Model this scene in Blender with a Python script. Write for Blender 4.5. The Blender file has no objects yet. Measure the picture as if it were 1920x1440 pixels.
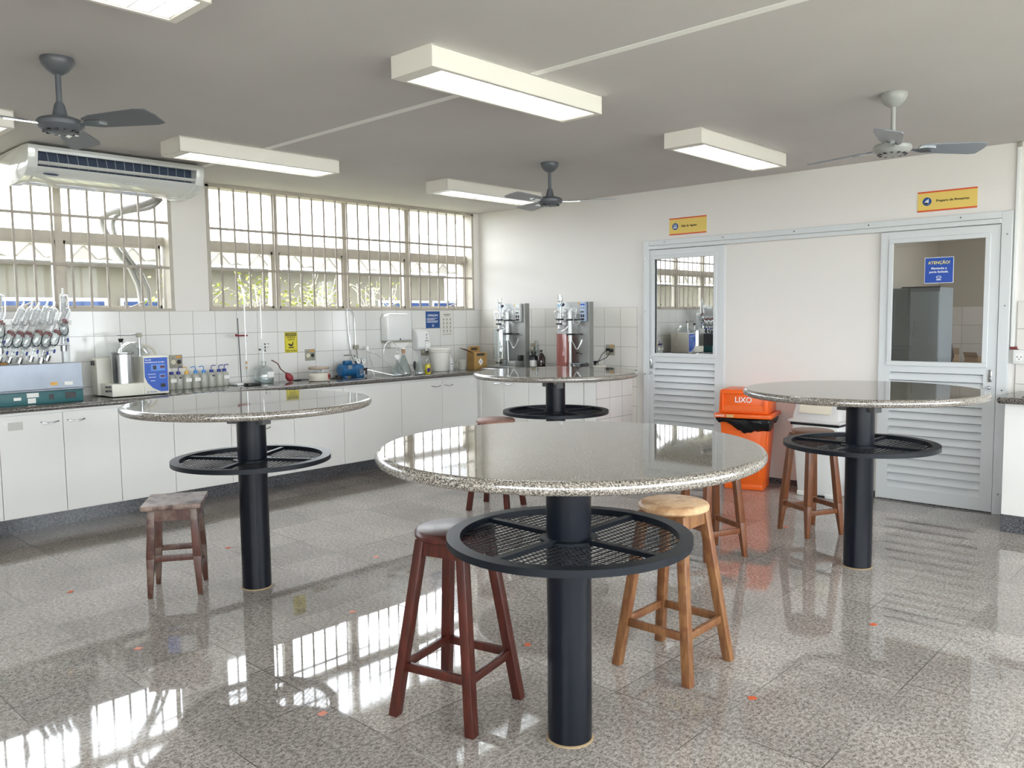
import bpy, bmesh, math, random
from mathutils import Vector, Matrix
random.seed(7)
PI = math.pi
SC = bpy.context.scene
COL = SC.collection

# ------------------------------------------------------------------ camera, world, exposure
def setup_camera():
    yaw, pitch, roll = -0.75111, -0.08143, -0.01204
    f = Vector((math.sin(yaw)*math.cos(pitch), math.cos(yaw)*math.cos(pitch), math.sin(pitch)))
    r = Vector((math.cos(yaw), -math.sin(yaw), 0)); u = r.cross(f)
    r2 = r*math.cos(roll) + u*math.sin(roll); u2 = -r*math.sin(roll) + u*math.cos(roll)
    m = Matrix((r2, u2, -f)).transposed().to_4x4()
    m.translation = Vector((6.7333, -6.6835, 1.4636))
    cd = bpy.data.cameras.new('camera'); co = bpy.data.objects.new('camera', cd); COL.objects.link(co)
    co.matrix_world = m
    cd.sensor_width = 36; cd.lens = 1543.7/1920*36; cd.clip_start = .05; cd.clip_end = 200
    SC.camera = co
setup_camera()

w = bpy.data.worlds.new('world'); SC.world = w; w.use_nodes = True
bg = w.node_tree.nodes['Background']
bg.inputs[0].default_value = (0.90, 0.93, 1.0, 1); bg.inputs[1].default_value = 2.9
SC.view_settings.view_transform = 'Standard'; SC.view_settings.look = 'None'
SC.view_settings.exposure = 2.22; SC.view_settings.gamma = 1; SC.view_settings.use_curve_mapping = False
SC.cycles.use_denoising = True; SC.cycles.max_bounces = 10; SC.cycles.diffuse_bounces = 5
SC.cycles.transparent_max_bounces = 24; SC.cycles.sample_clamp_indirect = 8
SC.cycles.caustics_reflective = False; SC.cycles.caustics_refractive = False

def portal(name, loc, rot, sx, sy):
    l = bpy.data.lights.new(name, 'AREA'); l.shape = 'RECTANGLE'; l.size = sx; l.size_y = sy
    l.cycles.is_portal = True
    o = bpy.data.objects.new(name, l); COL.objects.link(o); o.location = loc; o.rotation_euler = rot
portal('window_portal', (-.2, -3.4, 2.08), (0, -PI/2, 0), 1.15, 6.9)
portal('window_portal', (8.78, -4.7, 1.55), (0, PI/2, 0), 2.05, 7.9)
portal('window_portal', (6.85, -9.2, 1.7), (PI/2, 0, 0), 3.2, 1.7)
portal('window_portal', (5.75, 1.8, 1.7), (0, PI/2, 0), 1.3, .6)
sun = bpy.data.lights.new('sun', 'SUN'); sun.energy = 1.1; sun.angle = math.radians(3); sun.color = (1, .96, .93)
so = bpy.data.objects.new('sun', sun); COL.objects.link(so)
so.rotation_euler = Vector((-.42, .22, -1.0)).to_track_quat('-Z', 'Y').to_euler()
LAMP_STRENGTH = 3.2

# ------------------------------------------------------------------ materials
MATS = {}
def srgb(c):
    if isinstance(c, str):
        c = [int(c[i:i+2], 16)/255 for i in (0, 2, 4)]
    return tuple((x/12.92 if x <= .04045 else ((x+.055)/1.055)**2.4) for x in c) + (1,)
def mat(name, col, rough=.5, metal=0, spec=.5, coat=0, bump=0, bscale=40, var=0, vscale=8, alpha=1, emit=None, es=0, trans=0):
    if name in MATS: return MATS[name]
    m = bpy.data.materials.new(name); m.use_nodes = True; MATS[name] = m
    nt = m.node_tree; b = nt.nodes['Principled BSDF']
    b.inputs['Base Color'].default_value = srgb(col); b.inputs['Roughness'].default_value = rough
    b.inputs['Metallic'].default_value = metal; b.inputs['Specular IOR Level'].default_value = spec
    b.inputs['Coat Weight'].default_value = coat; b.inputs['Coat Roughness'].default_value = .04
    b.inputs['Alpha'].default_value = alpha
    if emit: b.inputs['Emission Color'].default_value = srgb(emit); b.inputs['Emission Strength'].default_value = es
    if var or bump:
        tc = nt.nodes.new('ShaderNodeTexCoord')
        if var:
            n = nt.nodes.new('ShaderNodeTexNoise'); n.inputs['Scale'].default_value = vscale; n.inputs['Detail'].default_value = 5
            nt.links.new(tc.outputs['Object'], n.inputs['Vector'])
            hs = nt.nodes.new('ShaderNodeHueSaturation'); hs.inputs['Color'].default_value = srgb(col)
            mr = nt.nodes.new('ShaderNodeMapRange'); mr.inputs[1].default_value = .3; mr.inputs[2].default_value = .7
            mr.inputs[3].default_value = 1-var; mr.inputs[4].default_value = 1+var
            nt.links.new(n.outputs['Fac'], mr.inputs[0]); nt.links.new(mr.outputs[0], hs.inputs['Value'])
            nt.links.new(hs.outputs[0], b.inputs['Base Color'])
        if bump:
            n = nt.nodes.new('ShaderNodeTexNoise'); n.inputs['Scale'].default_value = bscale; n.inputs['Detail'].default_value = 4
            nt.links.new(tc.outputs['Object'], n.inputs['Vector'])
            bp = nt.nodes.new('ShaderNodeBump'); bp.inputs['Strength'].default_value = bump; bp.inputs['Distance'].default_value = .01
            nt.links.new(n.outputs['Fac'], bp.inputs['Height']); nt.links.new(bp.outputs[0], b.inputs['Normal'])
    return m
def glassy(name, col='ffffff', refl=.12, edge=.75, rough=.02, body=0, bodycol='e8ecec'):
    """thin glass: transparent pane or wall with reflections growing at grazing angles"""
    m = bpy.data.materials.new(name); m.use_nodes = True; nt = m.node_tree; nt.nodes.clear(); MATS[name] = m
    out = nt.nodes.new('ShaderNodeOutputMaterial'); tr = nt.nodes.new('ShaderNodeBsdfTransparent'); gl = nt.nodes.new('ShaderNodeBsdfGlossy')
    tr.inputs[0].default_value = srgb(col); gl.inputs['Roughness'].default_value = rough
    lw = nt.nodes.new('ShaderNodeLayerWeight'); lw.inputs['Blend'].default_value = .35
    mr = nt.nodes.new('ShaderNodeMapRange'); mr.inputs[3].default_value = refl; mr.inputs[4].default_value = edge
    mx = nt.nodes.new('ShaderNodeMixShader')
    nt.links.new(lw.outputs['Facing'], mr.inputs[0]); nt.links.new(mr.outputs[0], mx.inputs[0])
    last = tr.outputs[0]
    if body:
        df = nt.nodes.new('ShaderNodeBsdfTranslucent'); d2 = nt.nodes.new('ShaderNodeBsdfDiffuse')
        df.inputs[0].default_value = srgb(bodycol); d2.inputs[0].default_value = srgb(bodycol)
        m3 = nt.nodes.new('ShaderNodeMixShader'); m3.inputs[0].default_value = .6
        nt.links.new(df.outputs[0], m3.inputs[1]); nt.links.new(d2.outputs[0], m3.inputs[2])
        m2 = nt.nodes.new('ShaderNodeMixShader'); m2.inputs[0].default_value = body
        nt.links.new(tr.outputs[0], m2.inputs[1]); nt.links.new(m3.outputs[0], m2.inputs[2]); last = m2.outputs[0]
    nt.links.new(last, mx.inputs[1]); nt.links.new(gl.outputs[0], mx.inputs[2]); nt.links.new(mx.outputs[0], out.inputs[0])
    return m
def ramp(nt, stops):
    r = nt.nodes.new('ShaderNodeValToRGB'); e = r.color_ramp.elements
    while len(e) < len(stops): e.new(.5)
    for i, (p, c) in enumerate(stops): e[i].position = p; e[i].color = srgb(c)
    return r
def speckle(nt, vec, s, stops, stretch=(1, 1, 1)):
    mp = nt.nodes.new('ShaderNodeMapping'); mp.inputs['Scale'].default_value = stretch
    nt.links.new(vec, mp.inputs['Vector'])
    n = nt.nodes.new('ShaderNodeTexNoise'); n.inputs['Scale'].default_value = s; n.inputs['Detail'].default_value = 3.5; n.inputs['Roughness'].default_value = .62
    nt.links.new(mp.outputs[0], n.inputs['Vector'])
    r = ramp(nt, stops); nt.links.new(n.outputs['Fac'], r.inputs[0]); return r
def granite(name, stops, s=150, rough=.06, stretch=(1, 1.6, 1), ior=1.55):
    m = bpy.data.materials.new(name); m.use_nodes = True; MATS[name] = m; nt = m.node_tree; b = nt.nodes['Principled BSDF']
    tc = nt.nodes.new('ShaderNodeTexCoord'); r = speckle(nt, tc.outputs['Object'], s, stops, stretch)
    nt.links.new(r.outputs[0], b.inputs['Base Color']); b.inputs['Roughness'].default_value = rough; b.inputs['IOR'].default_value = ior
    return m
def floor_mat():
    m = bpy.data.materials.new('polished_granite_floor'); m.use_nodes = True; nt = m.node_tree; b = nt.nodes['Principled BSDF']
    tc = nt.nodes.new('ShaderNodeTexCoord')
    mp = nt.nodes.new('ShaderNodeMapping'); mp.inputs['Location'].default_value = (-.004, .066, 0)
    nt.links.new(tc.outputs['Object'], mp.inputs['Vector'])
    sp = speckle(nt, tc.outputs['Object'], 60, [(.32, '48423e'), (.42, '7f7872'), (.50, 'a9a19a'), (.60, 'cbc3bc'), (.8, 'e0d9d2')], (1.25, .8, 1))
    sp2 = speckle(nt, tc.outputs['Object'], 150, [(.36, '544e4a'), (.5, '9d958f'), (.64, 'd6cec7')], (1.1, .9, 1))
    mx = nt.nodes.new('ShaderNodeMix'); mx.data_type = 'RGBA'; mx.inputs[0].default_value = .5
    nt.links.new(sp.outputs[0], mx.inputs[6]); nt.links.new(sp2.outputs[0], mx.inputs[7])
    bk = nt.nodes.new('ShaderNodeTexBrick'); bk.offset = 0; bk.squash = 1
    bk.inputs['Scale'].default_value = 1; bk.inputs['Brick Width'].default_value = .408; bk.inputs['Row Height'].default_value = .408
    bk.inputs['Mortar Size'].default_value = .0022; bk.inputs['Mortar Smooth'].default_value = .1; bk.inputs['Bias'].default_value = 0
    bk.inputs['Color1'].default_value = (.80, .80, .80, 1); bk.inputs['Color2'].default_value = (1.1, 1.1, 1.1, 1)
    bk.inputs['Mortar'].default_value = (1, 1, 1, 1)
    nt.links.new(mp.outputs[0], bk.inputs['Vector'])
    ml = nt.nodes.new('ShaderNodeMix'); ml.data_type = 'RGBA'; ml.blend_type = 'MULTIPLY'; ml.inputs[0].default_value = 1
    nt.links.new(mx.outputs[2], ml.inputs[6]); nt.links.new(bk.outputs['Color'], ml.inputs[7])
    gr = nt.nodes.new('ShaderNodeTexNoise'); gr.inputs['Scale'].default_value = 1.3
    gr2 = ramp(nt, [(.42, '5e5a55'), (.58, 'b3afa9')]); nt.links.new(tc.outputs['Object'], gr.inputs['Vector']); nt.links.new(gr.outputs['Fac'], gr2.inputs[0])
    mm = nt.nodes.new('ShaderNodeMix'); mm.data_type = 'RGBA'
    nt.links.new(bk.outputs['Fac'], mm.inputs[0]); nt.links.new(ml.outputs[2], mm.inputs[6]); nt.links.new(gr2.outputs[0], mm.inputs[7])
    # worn cloudy patches
    cl = nt.nodes.new('ShaderNodeTexNoise'); cl.inputs['Scale'].default_value = 2.2; cl.inputs['Detail'].default_value = 5
    nt.links.new(tc.outputs['Object'], cl.inputs['Vector'])
    hs = nt.nodes.new('ShaderNodeHueSaturation'); mr = nt.nodes.new('ShaderNodeMapRange')
    mr.inputs[1].default_value = .35; mr.inputs[2].default_value = .7; mr.inputs[3].default_value = .84; mr.inputs[4].default_value = 1.12
    nt.links.new(cl.outputs['Fac'], mr.inputs[0]); nt.links.new(mr.outputs[0], hs.inputs['Value']); nt.links.new(mm.outputs[2], hs.inputs['Color'])
    nt.links.new(hs.outputs[0], b.inputs['Base Color'])
    rr = nt.nodes.new('ShaderNodeMapRange'); rr.inputs[1].default_value = .4; rr.inputs[2].default_value = .75; rr.inputs[3].default_value = .02; rr.inputs[4].default_value = .075
    nt.links.new(cl.outputs['Fac'], rr.inputs[0]); nt.links.new(rr.outputs[0], b.inputs['Roughness'])
    b.inputs['IOR'].default_value = 1.62
    bp = nt.nodes.new('ShaderNodeBump'); bp.inputs['Strength'].default_value = .35; bp.inputs['Distance'].default_value = .002; bp.invert = True
    nt.links.new(bk.outputs['Fac'], bp.inputs['Height']); nt.links.new(bp.outputs[0], b.inputs['Normal'])
    return m
def tile_mat(name, wd, ht, ax, off, col='e9e7e2', grout='8f8b85'):
    m = bpy.data.materials.new(name); m.use_nodes = True; nt = m.node_tree; b = nt.nodes['Principled BSDF']; MATS[name] = m
    tc = nt.nodes.new('ShaderNodeTexCoord'); sx = nt.nodes.new('ShaderNodeSeparateXYZ'); cx = nt.nodes.new('ShaderNodeCombineXYZ')
    nt.links.new(tc.outputs['Object'], sx.inputs[0])
    nt.links.new(sx.outputs[ax], cx.inputs[0]); nt.links.new(sx.outputs[2], cx.inputs[1])
    mp = nt.nodes.new('ShaderNodeMapping'); mp.inputs['Location'].default_value = (off[0], off[1], 0)
    nt.links.new(cx.outputs[0], mp.inputs['Vector'])
    bk = nt.nodes.new('ShaderNodeTexBrick'); bk.offset = 0; bk.inputs['Scale'].default_value = 1
    bk.inputs['Brick Width'].default_value = wd; bk.inputs['Row Height'].default_value = ht; bk.inputs['Mortar Size'].default_value = .0018
    bk.inputs['Mortar Smooth'].default_value = .2
    c = srgb(col); bk.inputs['Color1'].default_value = c; bk.inputs['Color2'].default_value = tuple(x*.93 for x in c[:3])+(1,)
    bk.inputs['Mortar'].default_value = srgb(grout)
    nt.links.new(mp.outputs[0], bk.inputs['Vector']); nt.links.new(bk.outputs['Color'], b.inputs['Base Color'])
    b.inputs['Roughness'].default_value = .12
    bp = nt.nodes.new('ShaderNodeBump'); bp.invert = True; bp.inputs['Strength'].default_value = .5; bp.inputs['Distance'].default_value = .003
    nt.links.new(bk.outputs['Fac'], bp.inputs['Height']); nt.links.new(bp.outputs[0], b.inputs['Normal'])
    return m
def wood_mat(name, c0, c1, worn=None, rough=.4, s=9):
    m = bpy.data.materials.new(name); m.use_nodes = True; nt = m.node_tree; b = nt.nodes['Principled BSDF']; MATS[name] = m
    tc = nt.nodes.new('ShaderNodeTexCoord')
    r = speckle(nt, tc.outputs['Object'], s, [(.3, c0), (.7, c1)], (7, 7, .6)); last = r.outputs[0]
    if worn:
        n = nt.nodes.new('ShaderNodeTexNoise'); n.inputs['Scale'].default_value = 14; n.inputs['Detail'].default_value = 8; nt.links.new(tc.outputs['Object'], n.inputs['Vector'])
        rr = ramp(nt, [(.5, '000000'), (.62, 'ffffff')]); nt.links.new(n.outputs['Fac'], rr.inputs[0])
        mx = nt.nodes.new('ShaderNodeMix'); mx.data_type = 'RGBA'; nt.links.new(rr.outputs[0], mx.inputs[0]); nt.links.new(last, mx.inputs[6])
        mx.inputs[7].default_value = srgb(worn); last = mx.outputs[2]
    nt.links.new(last, b.inputs['Base Color']); b.inputs['Roughness'].default_value = rough
    return m

M_wall = mat('wall_paint', 'e2ded9', .55, bump=.06, bscale=60)
M_ceil = mat('ceiling_paint', 'c8c4c3', .75, bump=.1, bscale=18, var=.05, vscale=.9)
M_white = mat('white_laminate', 'e6e5e1', .35, var=.02, vscale=2)
M_gap = mat('dark_gap', '3a3733', .8)
M_alu = mat('painted_aluminium', 'd3d6d7', .3, spec=.6)
M_winfr = mat('window_frame_paint', 'b3aca0', .5, bump=.1, bscale=50, var=.08, vscale=10)
M_bar = mat('window_bar_paint', 'a39a90', .5, var=.1, vscale=12)
M_glass = glassy('window_glass', 'fbfdfc', .003, .14)
M_clear = glassy('clear_glassware', 'f2f6f6', .10, .75, .03, body=.10, bodycol='e8eeee')
M_tube = glassy('frosted_glass_tubing', 'ffffff', .2, .7, .1, body=.62, bodycol='f4f7f7')
M_hdpe = glassy('translucent_plastic', 'ffffff', .05, .3, .3, body=.72, bodycol='dcdcd2')
M_mirror = glassy('reflective_door_glass', '6b7070', .82, .97, .01)
M_dglass = glassy('door_glass', 'eceeec', .05, .45, .01)
M_top = granite('grey_granite', [(.34, '171513'), (.43, '423e39'), (.51, '7f786f'), (.60, 'a69f94'), (.8, 'c4bdb1')], 170, .035, (1, 1.7, 1.2), 2.25)
def matte_edge(m):
    nt = m.node_tree; b = nt.nodes['Principled BSDF']; g = nt.nodes.new('ShaderNodeNewGeometry'); sp = nt.nodes.new('ShaderNodeSeparateXYZ'); mr = nt.nodes.new('ShaderNodeMapRange')
    nt.links.new(g.outputs['Normal'], sp.inputs[0]); nt.links.new(sp.outputs[2], mr.inputs[0])
    mr.inputs[1].default_value = .80; mr.inputs[2].default_value = .98; mr.inputs[3].default_value = .22; mr.inputs[4].default_value = .035
    nt.links.new(mr.outputs[0], b.inputs['Roughness'])
matte_edge(M_top)
M_counter = granite('dark_granite', [(.35, '2a2826'), (.48, '54504c'), (.6, '77716a'), (.75, 'a39c92')], 130, .07, (1, 1, 1), 1.6)
M_plinth = granite('plinth_granite', [(.35, '35353a'), (.5, '55565a'), (.65, '727376')], 90, .2, (1, 1, 1), 1.5)
M_navy = mat('navy_black_paint', '070d17', .3, spec=.3, bump=.04, bscale=30)
M_navy2 = mat('dark_shelf_paint', '0a1119', .42, spec=.3)
M_redw = wood_mat('red_brown_wood', '37160f', '54231a', rough=.35)
M_dkw = wood_mat('dark_worn_wood', '3b221c', '5e382c', worn='6b564a', rough=.4)
M_ltw = wood_mat('light_worn_wood', '9b6d43', 'c79a68', worn='8a5a3a', rough=.45)
M_ltleg = wood_mat('worn_oak_leg_wood', '664027', '94683f', worn='74482b', rough=.45)
M_orw = wood_mat('orange_brown_wood', '5c331c', '804c29', rough=.4)
M_seatl = wood_mat('pale_worn_seat_wood', 'c29a70', 'dcbc94', worn='b08660', rough=.45, s=5)
M_seatd = wood_mat('greyed_worn_seat_wood', '6e5a50', 'a08c80', worn='4c3630', rough=.5, s=5)
M_white_fan = mat('fan_enamel_backlit_grey', '585b60', .35, spec=.5)  # enamel darkened: the backlit look of the fans is put into the colour
M_fanw = mat('fan_white_enamel', '9fa09d', .35)
M_metal = mat('stainless_steel', 'b9bcbe', .22, 1, bump=.02, bscale=5)
M_metal2 = mat('brushed_steel_panel', '9a9b99', .5, .9)
M_chrome = mat('chrome', 'cfd2d4', .12, 1)
M_lamp = mat('lamp_housing_enamel', 'e4dfd6', .4)
M_refl = mat('lamp_louver', 'eef0f0', .25, .3)
M_emit = mat('lamp_tube_glow', 'ffffff', .5, emit='f4faff', es=LAMP_STRENGTH)
M_plw = mat('white_plastic', 'e8e9e7', .25, coat=.2)
M_plg = mat('outlet_grey_plastic', '9c998b', .5)
M_black = mat('black_plastic', '141416', .4)
M_rub = mat('black_rubber', '1d1c1e', .6)
M_blue = mat('blue_panel', '1f54b4', .35)
M_dblue = mat('dark_blue_cap', '21338a', .4)
M_lblue = mat('light_blue_cap', '3b86cf', .4)
M_ylc = mat('yellow_cap', 'e3b44a', .45)
M_or = mat('orange_plastic', 'f2691f', .32, var=.03, vscale=6)
M_bag = mat('black_bin_bag', '0c0d12', .22, bump=1, bscale=25)
M_yel = mat('sign_yellow', 'e4c66a', .4)
M_or2 = mat('sign_orange_edge', 'd9582b', .4)
M_sblue = mat('sign_blue', '1a4c8c', .4)
M_wtxt = mat('white_lettering', 'f2f3f4', .5)
M_ktxt = mat('black_lettering', '15181c', .5)
M_ytxt = mat('yellow_lettering', 'f4e26a', .5)
M_haz = mat('hazard_yellow', 'd9cc3c', .45)
M_teal = mat('teal_enamel', '2f6468', .4)
M_beige = mat('beige_enamel', 'cfcabb', .4)
M_cream = mat('cream_enamel', 'e0ddd0', .4)
M_red = mat('red_rubber', '8e2f36', .45)
M_redj = mat('red_joint', '7c1f28', .45)
M_card = mat('brown_cardboard', 'a8834a', .7, var=.05, vscale=10)
M_card2 = mat('pale_cardboard', 'b99a78', .7, var=.05)
M_pump = mat('pump_blue_enamel', '1d5c8c', .35)
M_cork = mat('cork', 'b58f6d', .8, var=.15, vscale=60)
M_amber = mat('amber_glass', '25120c', .08, spec=.7)
M_dbot = mat('dark_bottle_plastic', '17171b', .3)
M_detg = mat('yellow_detergent', 'd6c81f', .25)
M_paper = mat('white_paper', 'e9e9e4', .7)
M_paperp = mat('pink_paper', 'd98d78', .7)
M_papero = mat('orange_paper', 'cf6038', .7)
M_redliq = glassy('pink_red_liquid', 'f0c4bc', .05, .3, .05, body=.72, bodycol='b4706a')
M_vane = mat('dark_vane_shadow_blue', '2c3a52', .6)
M_acw = mat('air_conditioner_white', 'd6d8d6', .12, spec=.6, coat=.5)
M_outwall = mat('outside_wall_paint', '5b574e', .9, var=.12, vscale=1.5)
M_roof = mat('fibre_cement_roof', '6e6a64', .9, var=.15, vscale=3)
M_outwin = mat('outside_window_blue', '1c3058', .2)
M_outwhite = mat('outside_white_frame', '86878a', .6)
M_leaf = mat('yellow_green_leaf', '737c24', .6, var=.2, vscale=20)
M_branch = mat('pale_branch', '8a877e', .8)
M_lawn = mat('lawn_grass', 'b7b6a6', .9, var=.2, vscale=3)
M_pave = mat('outside_paving', 'b9b893', .9, var=.1)
M_lagging = mat('pipe_lagging', '8d8a88', .7, bump=.4, bscale=40)
M_backroom = mat('back_room_paint', 'bdb3a6', .6)
M_gcab = mat('grey_steel_cabinet_paint', '8b9298', .35, spec=.5)
M_brownp = mat('brown_chair_plastic', '3f3029', .45)

# ------------------------------------------------------------------ mesh helpers
class MB:
    def __init__(s): s.b = bmesh.new()
    def _merge(s, t, mtx=None):
        if mtx is not None: bmesh.ops.transform(t, matrix=mtx, verts=t.verts)
        me = bpy.data.meshes.new('tmp'); t.to_mesh(me); s.b.from_mesh(me); bpy.data.meshes.remove(me); t.free(); return s
    def box(s, x0, y0, z0, x1, y1, z1, bev=0, seg=2, m=None):
        t = bmesh.new(); bmesh.ops.create_cube(t, size=1)
        for v in t.verts: v.co = Vector(((x0+x1)/2+v.co.x*(x1-x0), (y0+y1)/2+v.co.y*(y1-y0), (z0+z1)/2+v.co.z*(z1-z0)))
        if bev: bmesh.ops.bevel(t, geom=t.edges[:], offset=bev, segments=seg, affect='EDGES', profile=.5)
        return s._merge(t, m)
    def hexa(s, pts, bev=0):
        """8 corners: bottom 4 ccw, top 4 ccw"""
        t = bmesh.new(); v = [t.verts.new(p) for p in pts]
        for f in ((3, 2, 1, 0), (4, 5, 6, 7), (0, 1, 5, 4), (1, 2, 6, 5), (2, 3, 7, 6), (3, 0, 4, 7)): t.faces.new([v[i] for i in f])
        if bev: bmesh.ops.bevel(t, geom=t.edges[:], offset=bev, segments=2, affect='EDGES', profile=.5)
        bmesh.ops.recalc_face_normals(t, faces=t.faces); return s._merge(t)
    def cyl(s, p0, p1, r0, r1=None, n=20, cap=True):
        r1 = r0 if r1 is None else r1; p0 = Vector(p0); p1 = Vector(p1); d = p1-p0
        t = bmesh.new(); bmesh.ops.create_cone(t, cap_ends=cap, segments=n, radius1=r0, radius2=r1, depth=d.length)
        return s._merge(t, Matrix.Translation((p0+p1)/2) @ d.to_track_quat('Z', 'Y').to_matrix().to_4x4())
    def lathe(s, prof, c=(0, 0, 0), n=32, m=None):
        t = bmesh.new(); rings = []
        for r, z in prof:
            if r < 1e-5: rings.append([t.verts.new((0, 0, z))])
            else: rings.append([t.verts.new((r*math.cos(2*PI*i/n), r*math.sin(2*PI*i/n), z)) for i in range(n)])
        for a, b in zip(rings, rings[1:]):
            for i in range(n):
                j = (i+1) % n
                if len(a) == 1 and len(b) == 1: continue
                if len(a) == 1: t.faces.new((a[0], b[i], b[j]))
                elif len(b) == 1: t.faces.new((a[i], a[j], b[0]))
                else: t.faces.new((a[i], a[j], b[j], b[i]))
        mm = Matrix.Translation(c)
        if m is not None: mm = mm @ m
        return s._merge(t, mm)
    def tube(s, pts, r, n=8, smooth=True):
        pts = [Vector(p) for p in pts]
        if smooth and len(pts) > 2:
            q = []
            for i in range(len(pts)-1):
                p0 = pts[max(i-1, 0)]; p1 = pts[i]; p2 = pts[i+1]; p3 = pts[min(i+2, len(pts)-1)]
                for k in range(6):
                    t = k/6; q.append(.5*((2*p1)+(-p0+p2)*t+(2*p0-5*p1+4*p2-p3)*t*t+(-p0+3*p1-3*p2+p3)*t**3))
            q.append(pts[-1]); pts = q
        t = bmesh.new(); rings = []; up = None
        for i, p in enumerate(pts):
            d = (pts[min(i+1, len(pts)-1)]-pts[max(i-1, 0)]).normalized()
            if up is None: up = d.orthogonal().normalized()
            up = (up - d*up.dot(d)).normalized(); sd = d.cross(up)
            rings.append([t.verts.new(p+r*(up*math.cos(2*PI*k/n)+sd*math.sin(2*PI*k/n))) for k in range(n)])
        for a, b in zip(rings, rings[1:]):
            for k in range(n): t.faces.new((a[k], a[(k+1) % n], b[(k+1) % n], b[k]))
        t.faces.new(rings[0][::-1]); t.faces.new(rings[-1])
        return s._merge(t)
    def prism(s, poly, y0, y1, axis='y', bev=0):
        """poly in (a,b): axis y -> (x,z); axis x -> (y,z); axis z -> (x,y)"""
        t = bmesh.new()
        def P(a, b, c): return {'y': (a, c, b), 'x': (c, a, b), 'z': (a, b, c)}[axis]
        A = [t.verts.new(P(a, b, y0)) for a, b in poly]; B = [t.verts.new(P(a, b, y1)) for a, b in poly]
        t.faces.new(A); t.faces.new(B[::-1]); n = len(poly)
        for i in range(n): t.faces.new((A[i], B[i], B[(i+1) % n], A[(i+1) % n]))
        bmesh.ops.recalc_face_normals(t, faces=t.faces)
        if bev: bmesh.ops.bevel(t, geom=t.edges[:], offset=bev, segments=2, affect='EDGES', profile=.5)
        return s._merge(t)
    def sphere(s, c, r, sc=(1, 1, 1), n=16):
        t = bmesh.new(); bmesh.ops.create_uvsphere(t, u_segments=n, v_segments=max(8, n//2), radius=r)
        return s._merge(t, Matrix.Translation(c) @ Matrix.Diagonal((*sc, 1)))
    def quad(s, a, b, c, d):
        t = bmesh.new(); t.faces.new([t.verts.new(p) for p in (a, b, c, d)]); return s._merge(t)
    def text(s, body, size, x, z, y=-.001, align='CENTER', depth=.0006):
        """lettering facing -y, x to the right, z up"""
        cu = bpy.data.curves.new('txt', 'FONT'); cu.body = body; cu.size = size; cu.align_x = align; cu.align_y = 'CENTER'
        cu.extrude = depth; cu.resolution_u = 3
        cu.offset = size*.012
        ob = bpy.data.objects.new('txt', cu); COL.objects.link(ob); bpy.context.view_layer.update()
        me = bpy.data.meshes.new_from_object(ob.evaluated_get(bpy.context.evaluated_depsgraph_get()))
        bpy.data.objects.remove(ob); bpy.data.curves.remove(cu)
        t = bmesh.new(); t.from_mesh(me); bpy.data.meshes.remove(me)
        return s._merge(t, Matrix.Translation((x, y, z)) @ Matrix.Rotation(PI/2, 4, 'X'))
    def xf(s, m): bmesh.ops.transform(s.b, matrix=m, verts=s.b.verts); return s
    def build(s, name, m, parent=None, label=None, kind=None, smooth=35, loc=None):
        me = bpy.data.meshes.new(name); s.b.to_mesh(me); s.b.free()
        o = bpy.data.objects.new(name, me); COL.objects.link(o); me.materials.append(m)
        if smooth:
            me.shade_smooth()
            me.set_sharp_from_angle(angle=math.radians(smooth))
        if parent: o.parent = parent
        if loc: o.location = loc
        if label: o['label'] = label
        if kind: o['kind'] = kind
        return o
def thing(name, label, cat, loc=(0, 0, 0), rz=0, group=None):
    o = bpy.data.objects.new(name, None); COL.objects.link(o); o.location = loc; o.rotation_euler = (0, 0, math.radians(rz))
    o.empty_display_size = .05; o['label'] = label; o['category'] = cat
    if group: o['group'] = group
    return o
def tag(o, label, cat, group=None):
    o['label'] = label; o['category'] = cat
    if group: o['group'] = group
    return o
def dup(root, loc=None, rz=None, label=None, group=None):
    r = root.copy(); COL.objects.link(r)
    if loc: r.location = loc
    if rz is not None: r.rotation_euler = (0, 0, math.radians(rz))
    if label: r['label'] = label
    if group: r['group'] = group
    for ch in list(root.children):
        c = ch.copy(); COL.objects.link(c); c.parent = r
        for g in list(ch.children):
            d = g.copy(); COL.objects.link(d); d.parent = c
    return r
def struct(name, mb, m, parent=None, smooth=0):
    return mb.build(name, m, parent, kind=None if parent else 'structure', smooth=smooth)
def S(name):
    o = bpy.data.objects.new(name, None); COL.objects.link(o); o['kind'] = 'structure'; return o

# ------------------------------------------------------------------ room shell
H = 2.632; XR = 8.6; YF = -9.0
struct('floor', MB().box(-.02, YF, -.08, XR, .0, 0), floor_mat())
struct('ceiling', MB().box(-.15, YF-.15, H, XR+.15, .15, H+.15), M_ceil)
# window wall (x=0) : window 1 y -6.80..-3.57, window 2 y -3.26..-0.085 , z 1.545..2.63
ZB = 1.545; ZT = 2.62
wl = MB()
wl.box(-.15, YF, 0, 0, .15, ZB); wl.box(-.15, YF, ZB, 0, -6.8, H); wl.box(-.15, -3.566, ZB, 0, -3.262, H); wl.box(-.15, -.088, ZB, 0, .15, H)
struct('wall_left', wl, M_wall)
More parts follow.
